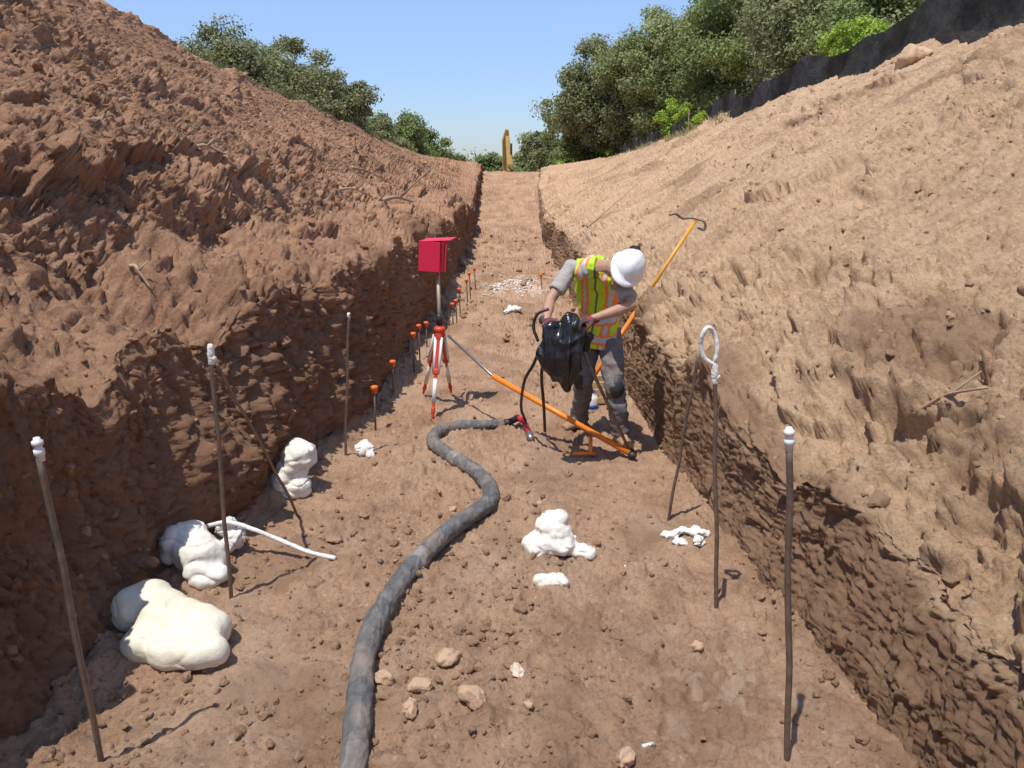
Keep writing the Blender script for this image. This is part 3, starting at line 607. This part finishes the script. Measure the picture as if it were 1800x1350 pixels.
for a_,e_ in((shL,elL),(shR,elR)):
    m.sphere(a_,.065); m.tube([nb.lerp(a_,.4)-Vector((0,0,.03)),a_,a_.lerp(e_,.45),a_.lerp(e_,.72)],[.070,.066,.060,.064],14)
m.build('tshirt',shirt,per,remesh=.010,sit=2,disp=cz(.008,10))
m=MB(); m.tube([hc+Vector((0,.01,.05)),hc-Vector((0,0,.03)),hc-Vector((0,0,.12))],[(.150,.115),(.158,.12),(.14,.11)],16,side=SV)
for h_,k_,n_ in((hiL,knL,anL),(hiR,knR,anR)):
    m.tube([h_+Vector((0,0,.04)),h_.lerp(k_,.45),k_,k_.lerp(n_,.4),n_+Vector((0,0,.02)),n_-Vector((0,0,.03))],[.10,.093,.078,.075,.072,.075],14)
m.build('trousers',trou,per,remesh=.010,sit=2,disp=cz(.013,10))
for k_,n_,t_ in((knL,anL,tL),(knR,anR,tR)):
    MB().sphere(k_+t_*.045-Vector((0,0,.01)),(.06,.045,.085)).build('knee_pad',pad,per,disp=cz(.003,20))
for n_,t_ in((anL,tL),(anR,tR)):
    s_=t_.cross(Vector((0,0,1)))
    m=MB().tube([n_+Vector((0,0,.06)),n_,n_-Vector((0,0,.04))-t_*.02],[.052,.055,.055],12).tube([n_-Vector((0,0,.055))-t_*.07,n_-Vector((0,0,.05)),n_+t_*.10-Vector((0,0,.058)),n_+t_*.19-Vector((0,0,.065))],[(.04,.035),(.05,.05),(.05,.04),(.042,.028)],12,side=s_)
    bo=m.build('boot',bootm,per,remesh=.008,sit=3)
    MB().tube([n_-t_*.085-Vector((0,0,.092)),n_+t_*.05-Vector((0,0,.092)),n_+t_*.2-Vector((0,0,.092))],[(.04,.012),(.05,.012),(.04,.012)],12,side=s_).build('sole',blk,bo)
vm,nt,bb=newmat('hi_vis_vest'); at=N(nt,'ShaderNodeVertexColor',layer_name='Col'); nt.links.new(at.outputs[0],bb.inputs['Base Color']); bb.inputs['Roughness'].default_value=.75
m=MB(); m.tube([hc-Vector((0,0,.13)),hc-Vector((0,0,.02)),belly,chest,nb+Vector((-.025,.07,-.025))],[(.18,.145),(.175,.14),(.165,.13),(.185,.135),(.125,.10)],20,side=SV)
for a_ in(shL,shR): m.tube([nb.lerp(a_,.2)+Vector((0,.03,-.02)),nb.lerp(a_,.8)-Vector((0,0,.01))],[(.085),(.080)],14)
vest=m.build('safety_vest',vm,per,remesh=.007,sit=3,disp=cz(.014,7))
me=vest.data; nV=len(me.vertices); co=np.empty(nV*3); me.vertices.foreach_get('co',co); co=co.reshape(-1,3)+np.array(wloc(per))
A=np.array((nb-hc).normalized()); rel=co-np.array(hc); t=rel@A; lat=rel@np.array(SV)
col=np.tile(np.array([.50,.72,.03,1.]),(nV,1)); OR=np.array([.92,.22,.03,1]); SI=np.array([.50,.51,.50,1]); al=np.abs(lat)
o_=(al>.062)&(al<.130); col[o_]=OR; s_=(al>.082)&(al<.112); col[s_]=SI
for c0 in(.03,.17): 
    o_=(np.abs(t-c0)<.038); col[o_]=OR; s_=(np.abs(t-c0)<.020); col[s_]=SI
o_=t<-.1; col[o_]=OR; zp=(al<.008); col[zp]=np.array([.1,.1,.08,1])
ca=me.color_attributes.new('Col','FLOAT_COLOR','POINT'); ca.data.foreach_set('color',col.astype(np.float32).ravel())
for w_,d_,n_,th_ in((wrL,dLh,nLh,1),(wrR,dRh,nRh,-1)):
    m=MB(); hand(m,w_,d_,n_,1.12,1,th_); d=d_.normalized(); m.tube([w_-d*.05,w_-d*.01],[.036,.034],12)
    m.build('glove',glov,per,remesh=.0045,sit=1)
m=MB(); hcn=hd_+U*.05; nu,nv=32,14; base=0
for j in range(nv+1):
    ph=math.pi/2*j/nv
    for i in range(nu):
        an=2*math.pi*i/nu; rx,ry=.118,.142
        x=rx*math.cos(an)*math.sin(ph+1e-3); y=ry*math.sin(an)*math.sin(ph+1e-3); z=.13*math.cos(ph)
        if abs(x)<.022: z+=.007*math.sin(ph+.3)
        m.v.append(tuple(hcn+HM@Vector((x,y,z))))
for j in range(1,4):
    for i in range(nu):
        an=2*math.pi*i/nu; fr=max(0,math.sin(an))**3
        e_=[.0,.012,.020,.018][j]+fr*[0,.02,.045,.045][j]
        m.v.append(tuple(hcn+HM@Vector(((.118+e_*.8)*math.cos(an),(.142+e_)*math.sin(an),[-0,-.003,-.010,-.018][j]-fr*.008*j/3))))
for j in range(nv+3):
    for i in range(nu):
        i2=(i+1)%nu; o0=base+j*nu; m.f.append((o0+i,o0+nu+i,o0+nu+i2,o0+i2))
m.build('hard_hat',hat,per)
m=MB(); m.sphere(hcn-Fd*.13-U*.01,(.05,.035,.035),HM); m.sphere(hcn-Fd*.15+U*.03-Sd*.02,(.05,.045,.04),HM); m.sphere(hd_-Fd*.03+U*.03,(.084,.09,.08),HM)
m.build('hair',hairm,per,remesh=.008,disp=cz(.008,30))
# ------------------------------------------------------------- black bag
bagm,nt,bb=newmat('black_plastic_film'); bb.inputs['Base Color'].default_value=(.014,.014,.016,1); bb.inputs['Roughness'].default_value=.27; tc=N(nt,'ShaderNodeTexCoord').outputs['Object']
bn=N(nt,'ShaderNodeBump'); bn.inputs['Distance'].default_value=.02; bn.inputs['Strength'].default_value=.7; nt.links.new(noise(nt,tc,9,4,.55,1.4),bn.inputs['Height']); nt.links.new(bn.outputs[0],bb.inputs['Normal'])
m=MB(); m.tube([PX(985,5.34,1.13),PX(990,5.32,1.09),PX(990,5.30,1.00),PX(984,5.28,.87),PX(989,5.29,.75),PX(996,5.31,.66),PX(999,5.31,.60)],[(.10,.05),(.155,.08),(.185,.09),(.175,.10),(.125,.08),(.06,.05),(.015,.015)],28,side=(1,0,0))
m.tube([PX(1005,5.3,1.09),PX(1036,5.3,1.0),PX(1030,5.3,.88)],[.07,.05,.03],12)
def bd(co):
    x=co[:,0]; z=co[:,2]; y=co[:,1]
    wx=x+.05*perlin(x*4,y*4,z*4)+.35*(z-.6)*(x-.45)
    fold=1-np.abs(perlin(wx*12,y*3,z*1.5))*2.4; cr=1-np.abs(perlin(x*7+3+z*3,y*4,z*7-x*3))*2.4
    return .026*fold+.014*cr+.028*perlin(x*5,y*4,z*3.5)-.022
o=m.build('plastic_bag',bagm,remesh=.0065,sit=3,disp=bd); recentre(o,PX(988,5.3,.6)); tag(o,'crumpled shiny black plastic bag held by the worker','plastic bag')
# crate and jug
wood=plain('pale_wood',(.50,.34,.17),.8,var=.25,vs=8); q=PX(1050,7.0,0)
t=thing('wooden_crate',q,'small pale wooden crate on the floor behind the worker','crate')
for s_ in(-1,1):
    for k in range(3): MB().box(q+Vector((0,.12*s_,.05+.075*k)),(.34,.014,.055)).build('slat',wood,t,smooth=False,bevel=.002)
    for k in range(3): MB().box(q+Vector((.163*s_,0,.05+.075*k)),(.014,.22,.055)).build('slat',wood,t,smooth=False,bevel=.002)
MB().box(q+Vector((0,0,.012)),(.31,.22,.012)).build('bottom_board',wood,t,smooth=False)
q=G(1040,722); t=thing('plastic_jug',q,'white plastic jug with a blue band between the worker\'s boots','jug')
m=MB(); lathe(m,q,[(.055,0),(.06,.01),(.06,.12),(.05,.145),(.02,.165),(.02,.185)],seg=16); m.build('jug_body',whp,t)
m=MB(); lathe(m,q+Vector((0,0,.03)),[(.0615,0),(.0615,.04)],seg=16); m.build('label_band',plain('blue_band',(.03,.09,.4),.4),t)
m=MB(); lathe(m,q+Vector((0,0,.18)),[(.023,0),(.023,.02)],seg=12); m.build('cap',plain('blue_cap',(.03,.09,.4),.4),t)
# ------------------------------------------------------------- sticks on the banks
barkm=plain('dry_root',(.38,.27,.18),.9,var=.3)
def surf(V,px,py):
    v=(675-py)/F; d=np.array([(px-VX)/F,CT+ST*v,-ST+CT*v]); d/=np.linalg.norm(d)
    W=V.reshape(-1,3)-np.array([0,0,H]); tt=W@d; dist=np.linalg.norm(W-tt[:,None]*d,axis=1)/np.maximum(tt,.1); dist[tt<1]=9
    ok=np.where(dist<dist.min()+.004)[0]; k=ok[np.argmin(tt[ok])]; return Vector(V.reshape(-1,3)[k])
def stick(V,a,b_,r,label,arch=.04,fork=True):
    A_=surf(V,*a);B_=surf(V,*b_); L_=(B_-A_).length; mpt=(A_+B_)/2+Vector((0,-.02,arch+.03))
    m=MB().tube(spline([A_+Vector((0,0,.01)),A_.lerp(mpt,.5)+Vector((.01,0,.02)),mpt,B_+Vector((0,0,.03))],5),[r*(1-.5*k/15) for k in range(16)],7)
    if fork: m.tube([mpt,mpt+Vector((L_*.25,.0,L_*.22))],[r*.6,r*.25],6)
    o=m.build('dead_branch',barkm); recentre(o,A_); tag(o,label,'branch','broken roots and branches on the banks')
stick(VL,(620,290),(690,320),.03,'short broken branch high on the left bank among rubble')
stick(VL,(675,348),(722,356),.035,'pale dead branch lying just below the higher broken one')
stick(VL,(600,330),(650,345),.02,'thin root left of the pale dead branch on the left bank')
stick(VL,(230,470),(275,520),.014,'curved thin root at mid height of the left bank')
stick(VL,(330,262),(400,275),.02,'short root lying near the top of the left bank')
stick(VR,(1600,735),(1730,690),.012,'thin bare branch lying in the scraped hollow of the right bank')
stick(VR,(1020,395),(1045,410),.02,'small stick on the right bank near the worker\'s back')
# ------------------------------------------------------------- silt fence
def fabric(name,tr):
    m,nt,bb=newmat(name); tc=N(nt,'ShaderNodeTexCoord').outputs['Object']
    c=ramp(nt,noise(nt,tc,2.5,6),[(.35,(.018,.018,.02)),(.7,(.06,.057,.054))]); nt.links.new(c,bb.inputs['Base Color']); bb.inputs['Roughness'].default_value=.75; bb.inputs['Specular IOR Level'].default_value=.25
    bn=N(nt,'ShaderNodeBump'); bn.inputs['Distance'].default_value=.14; nt.links.new(noise(nt,tc,3.5,6,.65,1.0),bn.inputs['Height']); nt.links.new(bn.outputs[0],bb.inputs['Normal'])
    t_=N(nt,'ShaderNodeBsdfTransparent'); mx=N(nt,'ShaderNodeMixShader'); mx.inputs[0].default_value=tr
    nt.links.new(bb.outputs[0],mx.inputs[1]); nt.links.new(t_.outputs[0],mx.inputs[2]); nt.links.new(mx.outputs[0],nt.nodes['Material Output'].inputs[0]); return m
fab=fabric('black_silt_fabric',.03); fab2=fabric('sheer_silt_fabric',.12)
stm=plain('wooden_stake',(.34,.24,.15),.85,var=.2)
def bankz(V,S,x,y):
    i=int(np.clip(np.searchsorted(Yr,y),0,len(Yr)-1)); r=V[i]; k=int(np.argmin(np.abs(r[:,0]-x)+(S[i]<1.5)*9)); return float(r[k,2])
def fence(y0,y1,xf,hf,step,label,mat):
    t=thing('silt_fence',(xf(y0),y0,bankz(VR,SR,xf(y0),y0)),label,'fence')
    ys=np.arange(y0,y1,.1); R_=[]; nh=8; hk=lambda i:hf*(1-.25*abs(math.sin(i*1.7)))
    zz=np.array([bankz(VR,SR,xf(y),y) for y in ys]); zz=np.convolve(np.pad(zz,12,mode='edge'),np.ones(25)/25,'valid')
    for y,z0 in zip(ys,zz):
        k=(y-y0)/step; i=math.floor(k); fr=k-i
        top=hk(i)*(1-fr)+hk(i+1)*fr-.26*math.sin(math.pi*fr)*(.6+.4*math.sin(i*3)); row=[]
        for j in range(nh+1):
            q=j/nh; x=xf(y)+.06*math.sin(y*2.3+q*2)*q*(1-q)*2+.025*math.sin(y*5.+q*7)*math.sin(math.pi*fr)+.07*math.sin(math.pi*fr)*math.sin(math.pi*q)
            row.append((x,y,z0-.25+(top+.25)*q))
        R_.append(row)
    V=np.array(R_); me=bpy.data.meshes.new('fabric'); idx=np.arange(V.shape[0]*V.shape[1]).reshape(V.shape[:2])
    q=np.stack([idx[:-1,:-1],idx[:-1,1:],idx[1:,1:],idx[1:,:-1]],-1).reshape(-1,4); fast(me,V.reshape(-1,3)-np.array(t.location),q,True); link('fabric',me,mat,t)
    i=0
    while y0+i*step<y1:
        y=y0+i*step; z0=zz[min(int((y-y0)/.1),len(zz)-1)]; h=hk(i)
        MB().box((xf(y)+.08,y,z0+h/2),(.035,.045,h+.10),Matrix.Rotation(.05*math.sin(y*5),3,'X')).build('stake',stm,t,smooth=False); i+=1
fence(8.0,27.5,lambda y:6.8+.15*math.sin(y*.5),.85,2.6,'sagging black silt fence on wooden stakes along the right bank top',fab)
fence(28.5,50.0,lambda y:6.7+.2*math.sin(y*.4),.8,2.9,'farther lower stretch of black silt fence half hidden by weeds',fab2)
# ------------------------------------------------------------- vegetation
def leafmat(name,dark,light):
    m,nt,b=newmat(name); at=N(nt,'ShaderNodeAttribute',attribute_name='tone'); c=ramp(nt,at.outputs['Fac'],[(.0,dark),(1.,light)])
    nt.links.new(c,b.inputs['Base Color']); b.inputs['Roughness'].default_value=.6; b.inputs['Specular IOR Level'].default_value=.3
    tr=N(nt,'ShaderNodeBsdfTranslucent'); nt.links.new(c,tr.inputs[0]); mx=N(nt,'ShaderNodeMixShader'); mx.inputs[0].default_value=.3
    nt.links.new(b.outputs[0],mx.inputs[1]); nt.links.new(tr.outputs[0],mx.inputs[2]); nt.links.new(mx.outputs[0],nt.nodes['Material Output'].inputs[0]); return m
oak=leafmat('dusty_oak_leaves',(.16,.175,.075),(.33,.34,.155)); oak2=leafmat('deep_green_leaves',(.13,.17,.055),(.29,.34,.115)); brt=leafmat('bright_leaves',(.19,.30,.03),(.42,.55,.08)); willow=leafmat('pale_willow_leaves',(.20,.235,.085),(.38,.41,.175))
bark=plain('tree_bark',(.15,.115,.085),.9,var=.3,vs=6)
def leaves(cent,crad,per,ls,seed):
    r=np.random.default_rng(seed); n=len(cent)*per
    c=np.repeat(cent,per,0); R=np.repeat(crad,per,0)
    d=r.normal(size=(n,3)); d/=np.linalg.norm(d,axis=1)[:,None]; rad=r.random(n)**.5*(.75+.5*r.random(n))
    p=c+d*R[:,None]*rad[:,None]*np.array([1,1,.75])
    a=r.normal(size=(n,3))*.7+d*.8+np.array([0,-.1,.6]); a/=np.linalg.norm(a,axis=1)[:,None]
    u=np.cross(a,r.normal(size=(n,3))); u/=np.linalg.norm(u,axis=1)[:,None]; w=np.cross(a,u)
    s=(ls*(.6+.8*r.random(n)))[:,None]; u=u*s; w=w*s*.6
    v=np.stack([p-u,p+w*.9,p+u,p-w*.9],1).reshape(-1,3)
    tone=np.repeat(np.clip(np.repeat(r.random(len(cent)),per)*.7+r.random(n)*.3,0,1),4)
    return v,np.arange(n*4).reshape(-1,4),tone
def crownmesh(name,cent,crad,per,ls,seed,mat,parent):
    v,f,t=leaves(cent,crad,per,ls,seed); me=bpy.data.meshes.new(name)
    fast(me,v-np.array(wloc(parent)) if parent else v,f,False); at=me.attributes.new('tone','FLOAT','POINT'); at.data.foreach_set('value',t.astype(np.float32)); return link(name,me,mat,parent)
def tree(px,Y,topy,bz,rx,label,mat,seed,low=.25,ls=.10,nc=70,per=400,cat='tree',name='oak_tree',group='trees beyond the banks'):
    r=np.random.default_rng(seed); X=PX(px,Y,4)[0]
    tz=P(px,topy,Y)[2]; hgt=tz-bz; t=thing(name,(X,Y,bz),label,cat,group)
    cz_=bz+hgt*(low+(1-low)/2); rz=hgt*(1-low)/2; C=[];R=[]
    while len(C)<nc:
        d=r.normal(size=3); d/=np.linalg.norm(d); q=r.random()**.4*.84
        k=1+.25*math.sin(3*math.atan2(d[1],d[0])+seed)+.15*math.sin(5*d[2]+seed*2)
        C.append([X+d[0]*rx*q*k,Y+d[1]*rx*q*k,cz_+d[2]*rz*q]); R.append(rx*(.15+.15*r.random()))
    C=np.array(C);R=np.array(R)
    m=MB(); tr=max(.06,hgt*.028); sp_=spline([(X,Y,bz-.3),(X+.1*rx,Y,bz+hgt*.2),(X-.05*rx,Y,bz+hgt*.5),(X,Y,bz+hgt*.8)],4); m.tube(sp_,[tr*(1-.8*i/(len(sp_)-1)) for i in range(len(sp_))],8)
    for i in range(14):
        s_=sp_[int(3+(len(sp_)-5)*r.random())]; e_=Vector(C[i]); mid_=s_.lerp(e_,.5)+Vector((0,0,-.05*hgt)); m.tube([s_,mid_,e_],[tr*.4,tr*.25,tr*.08],6)
    m.build('trunk',bark,t); crownmesh('crown',C,R,per,ls,seed,mat,t)
tree(420,25,38,2.2,2.4,'leftmost rounded grey green oak above the left bank',oak,1,low=.1,nc=110,per=520,ls=.052)
tree(505,29,58,2.2,2.0,'oak between the leftmost and the low round oak on the left bank',oak,2,low=.1,ls=.058,nc=90,per=480)
tree(585,31,100,2.2,1.8,'low round oak at the right end of the near left oaks',oak,3,low=.1,ls=.058,nc=90,per=480)
tree(290,20,48,3.2,.8,'small shrub poking above the left bank crest, left of the oaks',oak,4,low=.1,nc=40,per=260,name='shrub',cat='shrub',ls=.04)
tree(690,50,182,1.0,3.1,'broad bushy tree farther along above the left bank',oak2,5,low=.0,ls=.09,nc=100)
tree(748,60,212,-1,2.7,'darker tree right of the broad bushy one on the left',oak2,6,low=.0,ls=.10,nc=90)
tree(650,44,185,2.0,1.9,'small pale tree between near oaks and the broad bushy tree',oak,7,low=.0,ls=.08,nc=70)
tree(845,98,262,-3.5,3.4,'low distant tree left of the excavator boom',oak2,8,low=.2,ls=.16)
tree(800,92,268,-3.5,2.6,'small distant tree at the end of the left bank',oak,9,low=.2,ls=.16,nc=60)
tree(930,96,262,-3.5,2.8,'low distant tree just right of the excavator boom',oak2,19,low=.2,ls=.16,nc=60)
tree(968,86,206,-3.4,3.6,'hazy taller tree further right of the excavator boom',oak,10,low=.3,ls=.13,nc=90)
tree(1005,62,228,-1.5,2.4,'dense tree at the far foot of the big right hand oaks',oak2,20,low=.1,ls=.11,nc=90)
tree(1075,47,50,2.0,3.6,'large spreading oak leaning over the far right bank',oak,11,low=.08,ls=.082,nc=150,per=460)
tree(1012,52,110,1.0,2.1,'slim dark oak at the left edge of the large spreading oak',oak2,12,low=.08,ls=.09,nc=90)
tree(1165,43,-20,2.0,3.3,'tall oak directly right of the large spreading oak',willow,13,low=.1,ls=.082,nc=140,per=440)
tree(1275,38,-60,3.0,3.6,'tall dark tree behind the left end of the black fence',oak2,14,low=.05,ls=.08,nc=140)
tree(1420,31,-100,3.2,3.4,'dense tree behind the middle of the black fence',oak,15,low=.03,ls=.072,nc=140)
tree(1570,26,-120,3.2,3.2,'shady tree behind the right half of the black fence',oak2,16,low=.03,ls=.066,nc=140)
tree(1730,21,-120,3.2,2.8,'tree at the top right corner above the fence',oak,17,low=.03,ls=.06,nc=130)
tree(1350,50,-80,2.2,5.5,'tall background oak rising behind the fence trees',oak2,18,low=.05,ls=.12,nc=140)
BG='bushes by the silt fence'
tree(1062,53,230,1.7,2.0,'bright green bush at the far end of the right bank',brt,30,low=0,ls=.075,nc=55,name='bush',cat='bush',group=BG)
tree(1010,60,256,.0,1.6,'small bright bush left of the larger bright bush',brt,31,low=0,ls=.09,nc=40,name='bush',cat='bush',group=BG)
tree(1195,33,165,3.0,1.0,'light green bush at the near fence end',brt,32,low=0,ls=.05,nc=40,name='bush',cat='bush',group=BG)
tree(1500,20,25,3.8,1.1,'light green bush peeking over the middle of the black fence',brt,33,low=0,ls=.042,nc=40,name='bush',cat='bush',group=BG)
tree(1610,19,0,3.8,.9,'light green bush over the fence near the boulder',brt,34,low=0,ls=.042,nc=34,name='bush',cat='bush',group=BG)
r=np.random.default_rng(55); C=np.stack([r.uniform(-90,90,500),r.uniform(135,165,500),r.uniform(-2.5,4.0,500)],1)
o=crownmesh('distant_wood',C,np.full(500,3.0)*(.6+.6*r.random(500)),130,.36,55,oak,None); tag(o,'low distant band of scrub woodland on the horizon','woodland',kind='stuff')
gm=plain('dry_grass',(.30,.27,.12),.9,var=.35,vs=3)
def grass(name,spots,mat,label,hh=.16,nb=14,spread=.14):
    gv=[]; gf=[]
    for (x,y,z) in spots:
        for k in range(nb):
            a=rng.uniform(0,6.28); q=rng.random()*spread; h=hh*(.4+rng.random()); bx_=x+q*math.cos(a); by=y+q*math.sin(a); le=rng.uniform(.1,.9)*h; w=.003+.0022*(y/20)
            d=(math.cos(a+rng.normal()),math.sin(a+rng.normal())); i=len(gv)
            gv+= [(bx_-w*d[1],by+w*d[0],z-.03),(bx_+w*d[1],by-w*d[0],z-.03),(bx_+le*.4*d[0],by+le*.4*d[1],z+h*.6),(bx_+le*d[0],by+le*d[1],z+h)]
            gf+= [(i,i+1,i+2),(i,i+2,i+3)]
    me=bpy.data.meshes.new(name); me.from_pydata(gv,[],gf); o=link(name,me,mat); tag(o,label,'grass',kind='stuff')
sp1=[]
for i in range(200):
    y=rng.uniform(23,50); x=6.45+rng.normal()*.2; sp1.append((x,y,bankz(VR,SR,x,y)))
grass('dry_grass',sp1,gm,'sparse dry grass and weeds along the right bank crest')
sp2=[(x,y,bankz(VL,SL,x,y)) for x,y in zip(-5.8+rng.normal(size=120)*.3,rng.uniform(16,50,120))]
grass('crest_grass',sp2,plain('green_weed',(.14,.17,.06),.8,var=.3),'green weeds along the left bank crest')
# ------------------------------------------------------------- excavator
ey=plain('excavator_yellow',(.42,.25,.05),.6,var=.2,vs=3,dirt=.4); ek=plain('dark_steel',(.04,.04,.042),.5); gl=plain('cab_glass',(.05,.07,.08),.1)
ex=PX(889,67,2); zb=float(floorz(np.array([67.0]))[0]); t=thing('excavator',(ex.x,67,zb),'yellow excavator beyond the trench end, only its raised boom showing','excavator')
E=Vector((ex.x,67,zb))
for s_ in(-1,1):
    tr=MB(); prof=[(-2,.45),(-1.8,.85),(1.8,.85),(2,.45),(1.8,.05),(-1.8,.05)]
    for xx in(-.3,.3):
        for (yy_,zz) in prof: tr.v.append((E.x+s_*1.2+xx,E.y+yy_,E.z+zz))
    n_=6
    for k in range(n_): tr.f.append((k,(k+1)%n_,n_+(k+1)%n_,n_+k))
    tr.f.append(tuple(range(n_))[::-1]); tr.f.append(tuple(n_+k for k in range(n_)))
    tr.build('track',ek,t,smooth=False,bevel=.06)
MB().box(E+Vector((0,.2,1.05)),(1.5,1.6,.4)).build('undercarriage',ek,t,smooth=False)
MB().box(E+Vector((.1,.6,1.75)),(2.6,3.0,1.0)).build('engine_house',ey,t,smooth=False,bevel=.12)
cb=MB().box(E+Vector((-.85,-.5,2.05)),(.95,1.6,1.6)).build('cab',ey,t,smooth=False,bevel=.08)
MB().box(E+Vector((-.85,-1.31,2.25)),(.75,.03,1.0)).build('windscreen',gl,cb,smooth=False)
tz=5.0
m=MB(); m.tube([E+Vector((.1,-.6,1.5)),E+Vector((.05,-1.5,3.6)),Vector((E.x,E.y-2.2,tz-.5)),Vector((E.x+.1,E.y-2.6,tz+.35))],[(.24,.35),(.3,.45),(.36,.45),(.14,.2)],4,side=(1,1,0)); m.build('boom',ey,t,smooth=False)
m=MB(); m.tube([Vector((E.x+.12,E.y-2.8,tz-.2)),Vector((E.x+.3,E.y-3.6,2.6)),Vector((E.x+.25,E.y-3.8,.6))],[(.2,.25),(.26,.35),(.18,.2)],4,side=(1,1,0)); m.build('stick_arm',ey,t,smooth=False)
MB().tube([E+Vector((.45,-.8,1.8)),Vector((E.x+.42,E.y-4.0,4.2))],.09,8).build('hydraulic_cylinder',ek,t)
MB().tube([E+Vector((.5,-3.9,2.2)),E+Vector((.45,-3.95,4.3)),E+Vector((.2,-4.0,4.6))],.07,8).build('hydraulic_hose',ek,t)
m=MB().tube([Vector((E.x+.15,E.y-3.7,.6)),Vector((E.x+.15,E.y-3.4,-.1)),Vector((E.x+.15,E.y-3.0,-.5))],[(.5,.25),(.55,.4),(.5,.1)],8,side=(1,0,0)); m.build('bucket',ek,t,smooth=False)
# ------------------------------------------------------------- light, sky, camera
D=Vector((-.66,-.75,0)).normalized(); el=math.radians(70); sd=Vector((D.x*math.cos(el),D.y*math.cos(el),math.sin(el)))
sl=bpy.data.lights.new('sun','SUN'); sl.energy=4.6; sl.angle=math.radians(.5); sl.color=(1,.955,.885); so=bpy.data.objects.new('sun',sl); COL.objects.link(so); so.rotation_euler=sd.to_track_quat('Z','Y').to_euler()
wd=bpy.data.worlds.new('World'); SC.world=wd; wd.use_nodes=True; nt=wd.node_tree; sk=nt.nodes.new('ShaderNodeTexSky'); sk.sky_type='NISHITA'; sk.sun_disc=False; sk.sun_elevation=el; sk.sun_rotation=math.atan2(D.x,D.y)
sk.air_density=1.0; sk.dust_density=0.4; sk.ozone_density=2.2
tcw=N(nt,'ShaderNodeTexCoord'); spz=N(nt,'ShaderNodeSeparateXYZ'); nt.links.new(tcw.outputs['Generated'],spz.inputs[0])
tintc=ramp(nt,spz.outputs[2],[(0.0,(.62,.69,.88)),(.12,(.85,.90,1.10)),(.30,(1.32,1.27,1.32)),(1,(1.25,1.2,1.2))])
tint=mixc(nt,1.0,sk.outputs[0],tintc,'MULTIPLY'); nt.links.new(tint,nt.nodes['Background'].inputs[0]); nt.nodes['Background'].inputs[1].default_value=.15
SC.view_settings.view_transform='Standard'; SC.view_settings.look='None'; SC.view_settings.exposure=0
cd=bpy.data.cameras.new('camera'); cd.lens=F/1800*36; cd.sensor_width=36; cd.shift_x=15/1800; cd.clip_end=6000; cd.clip_start=.05
co_=bpy.data.objects.new('camera',cd); COL.objects.link(co_); co_.location=(0,0,H); co_.rotation_euler=(math.pi/2-TH,0,0); SC.camera=co_
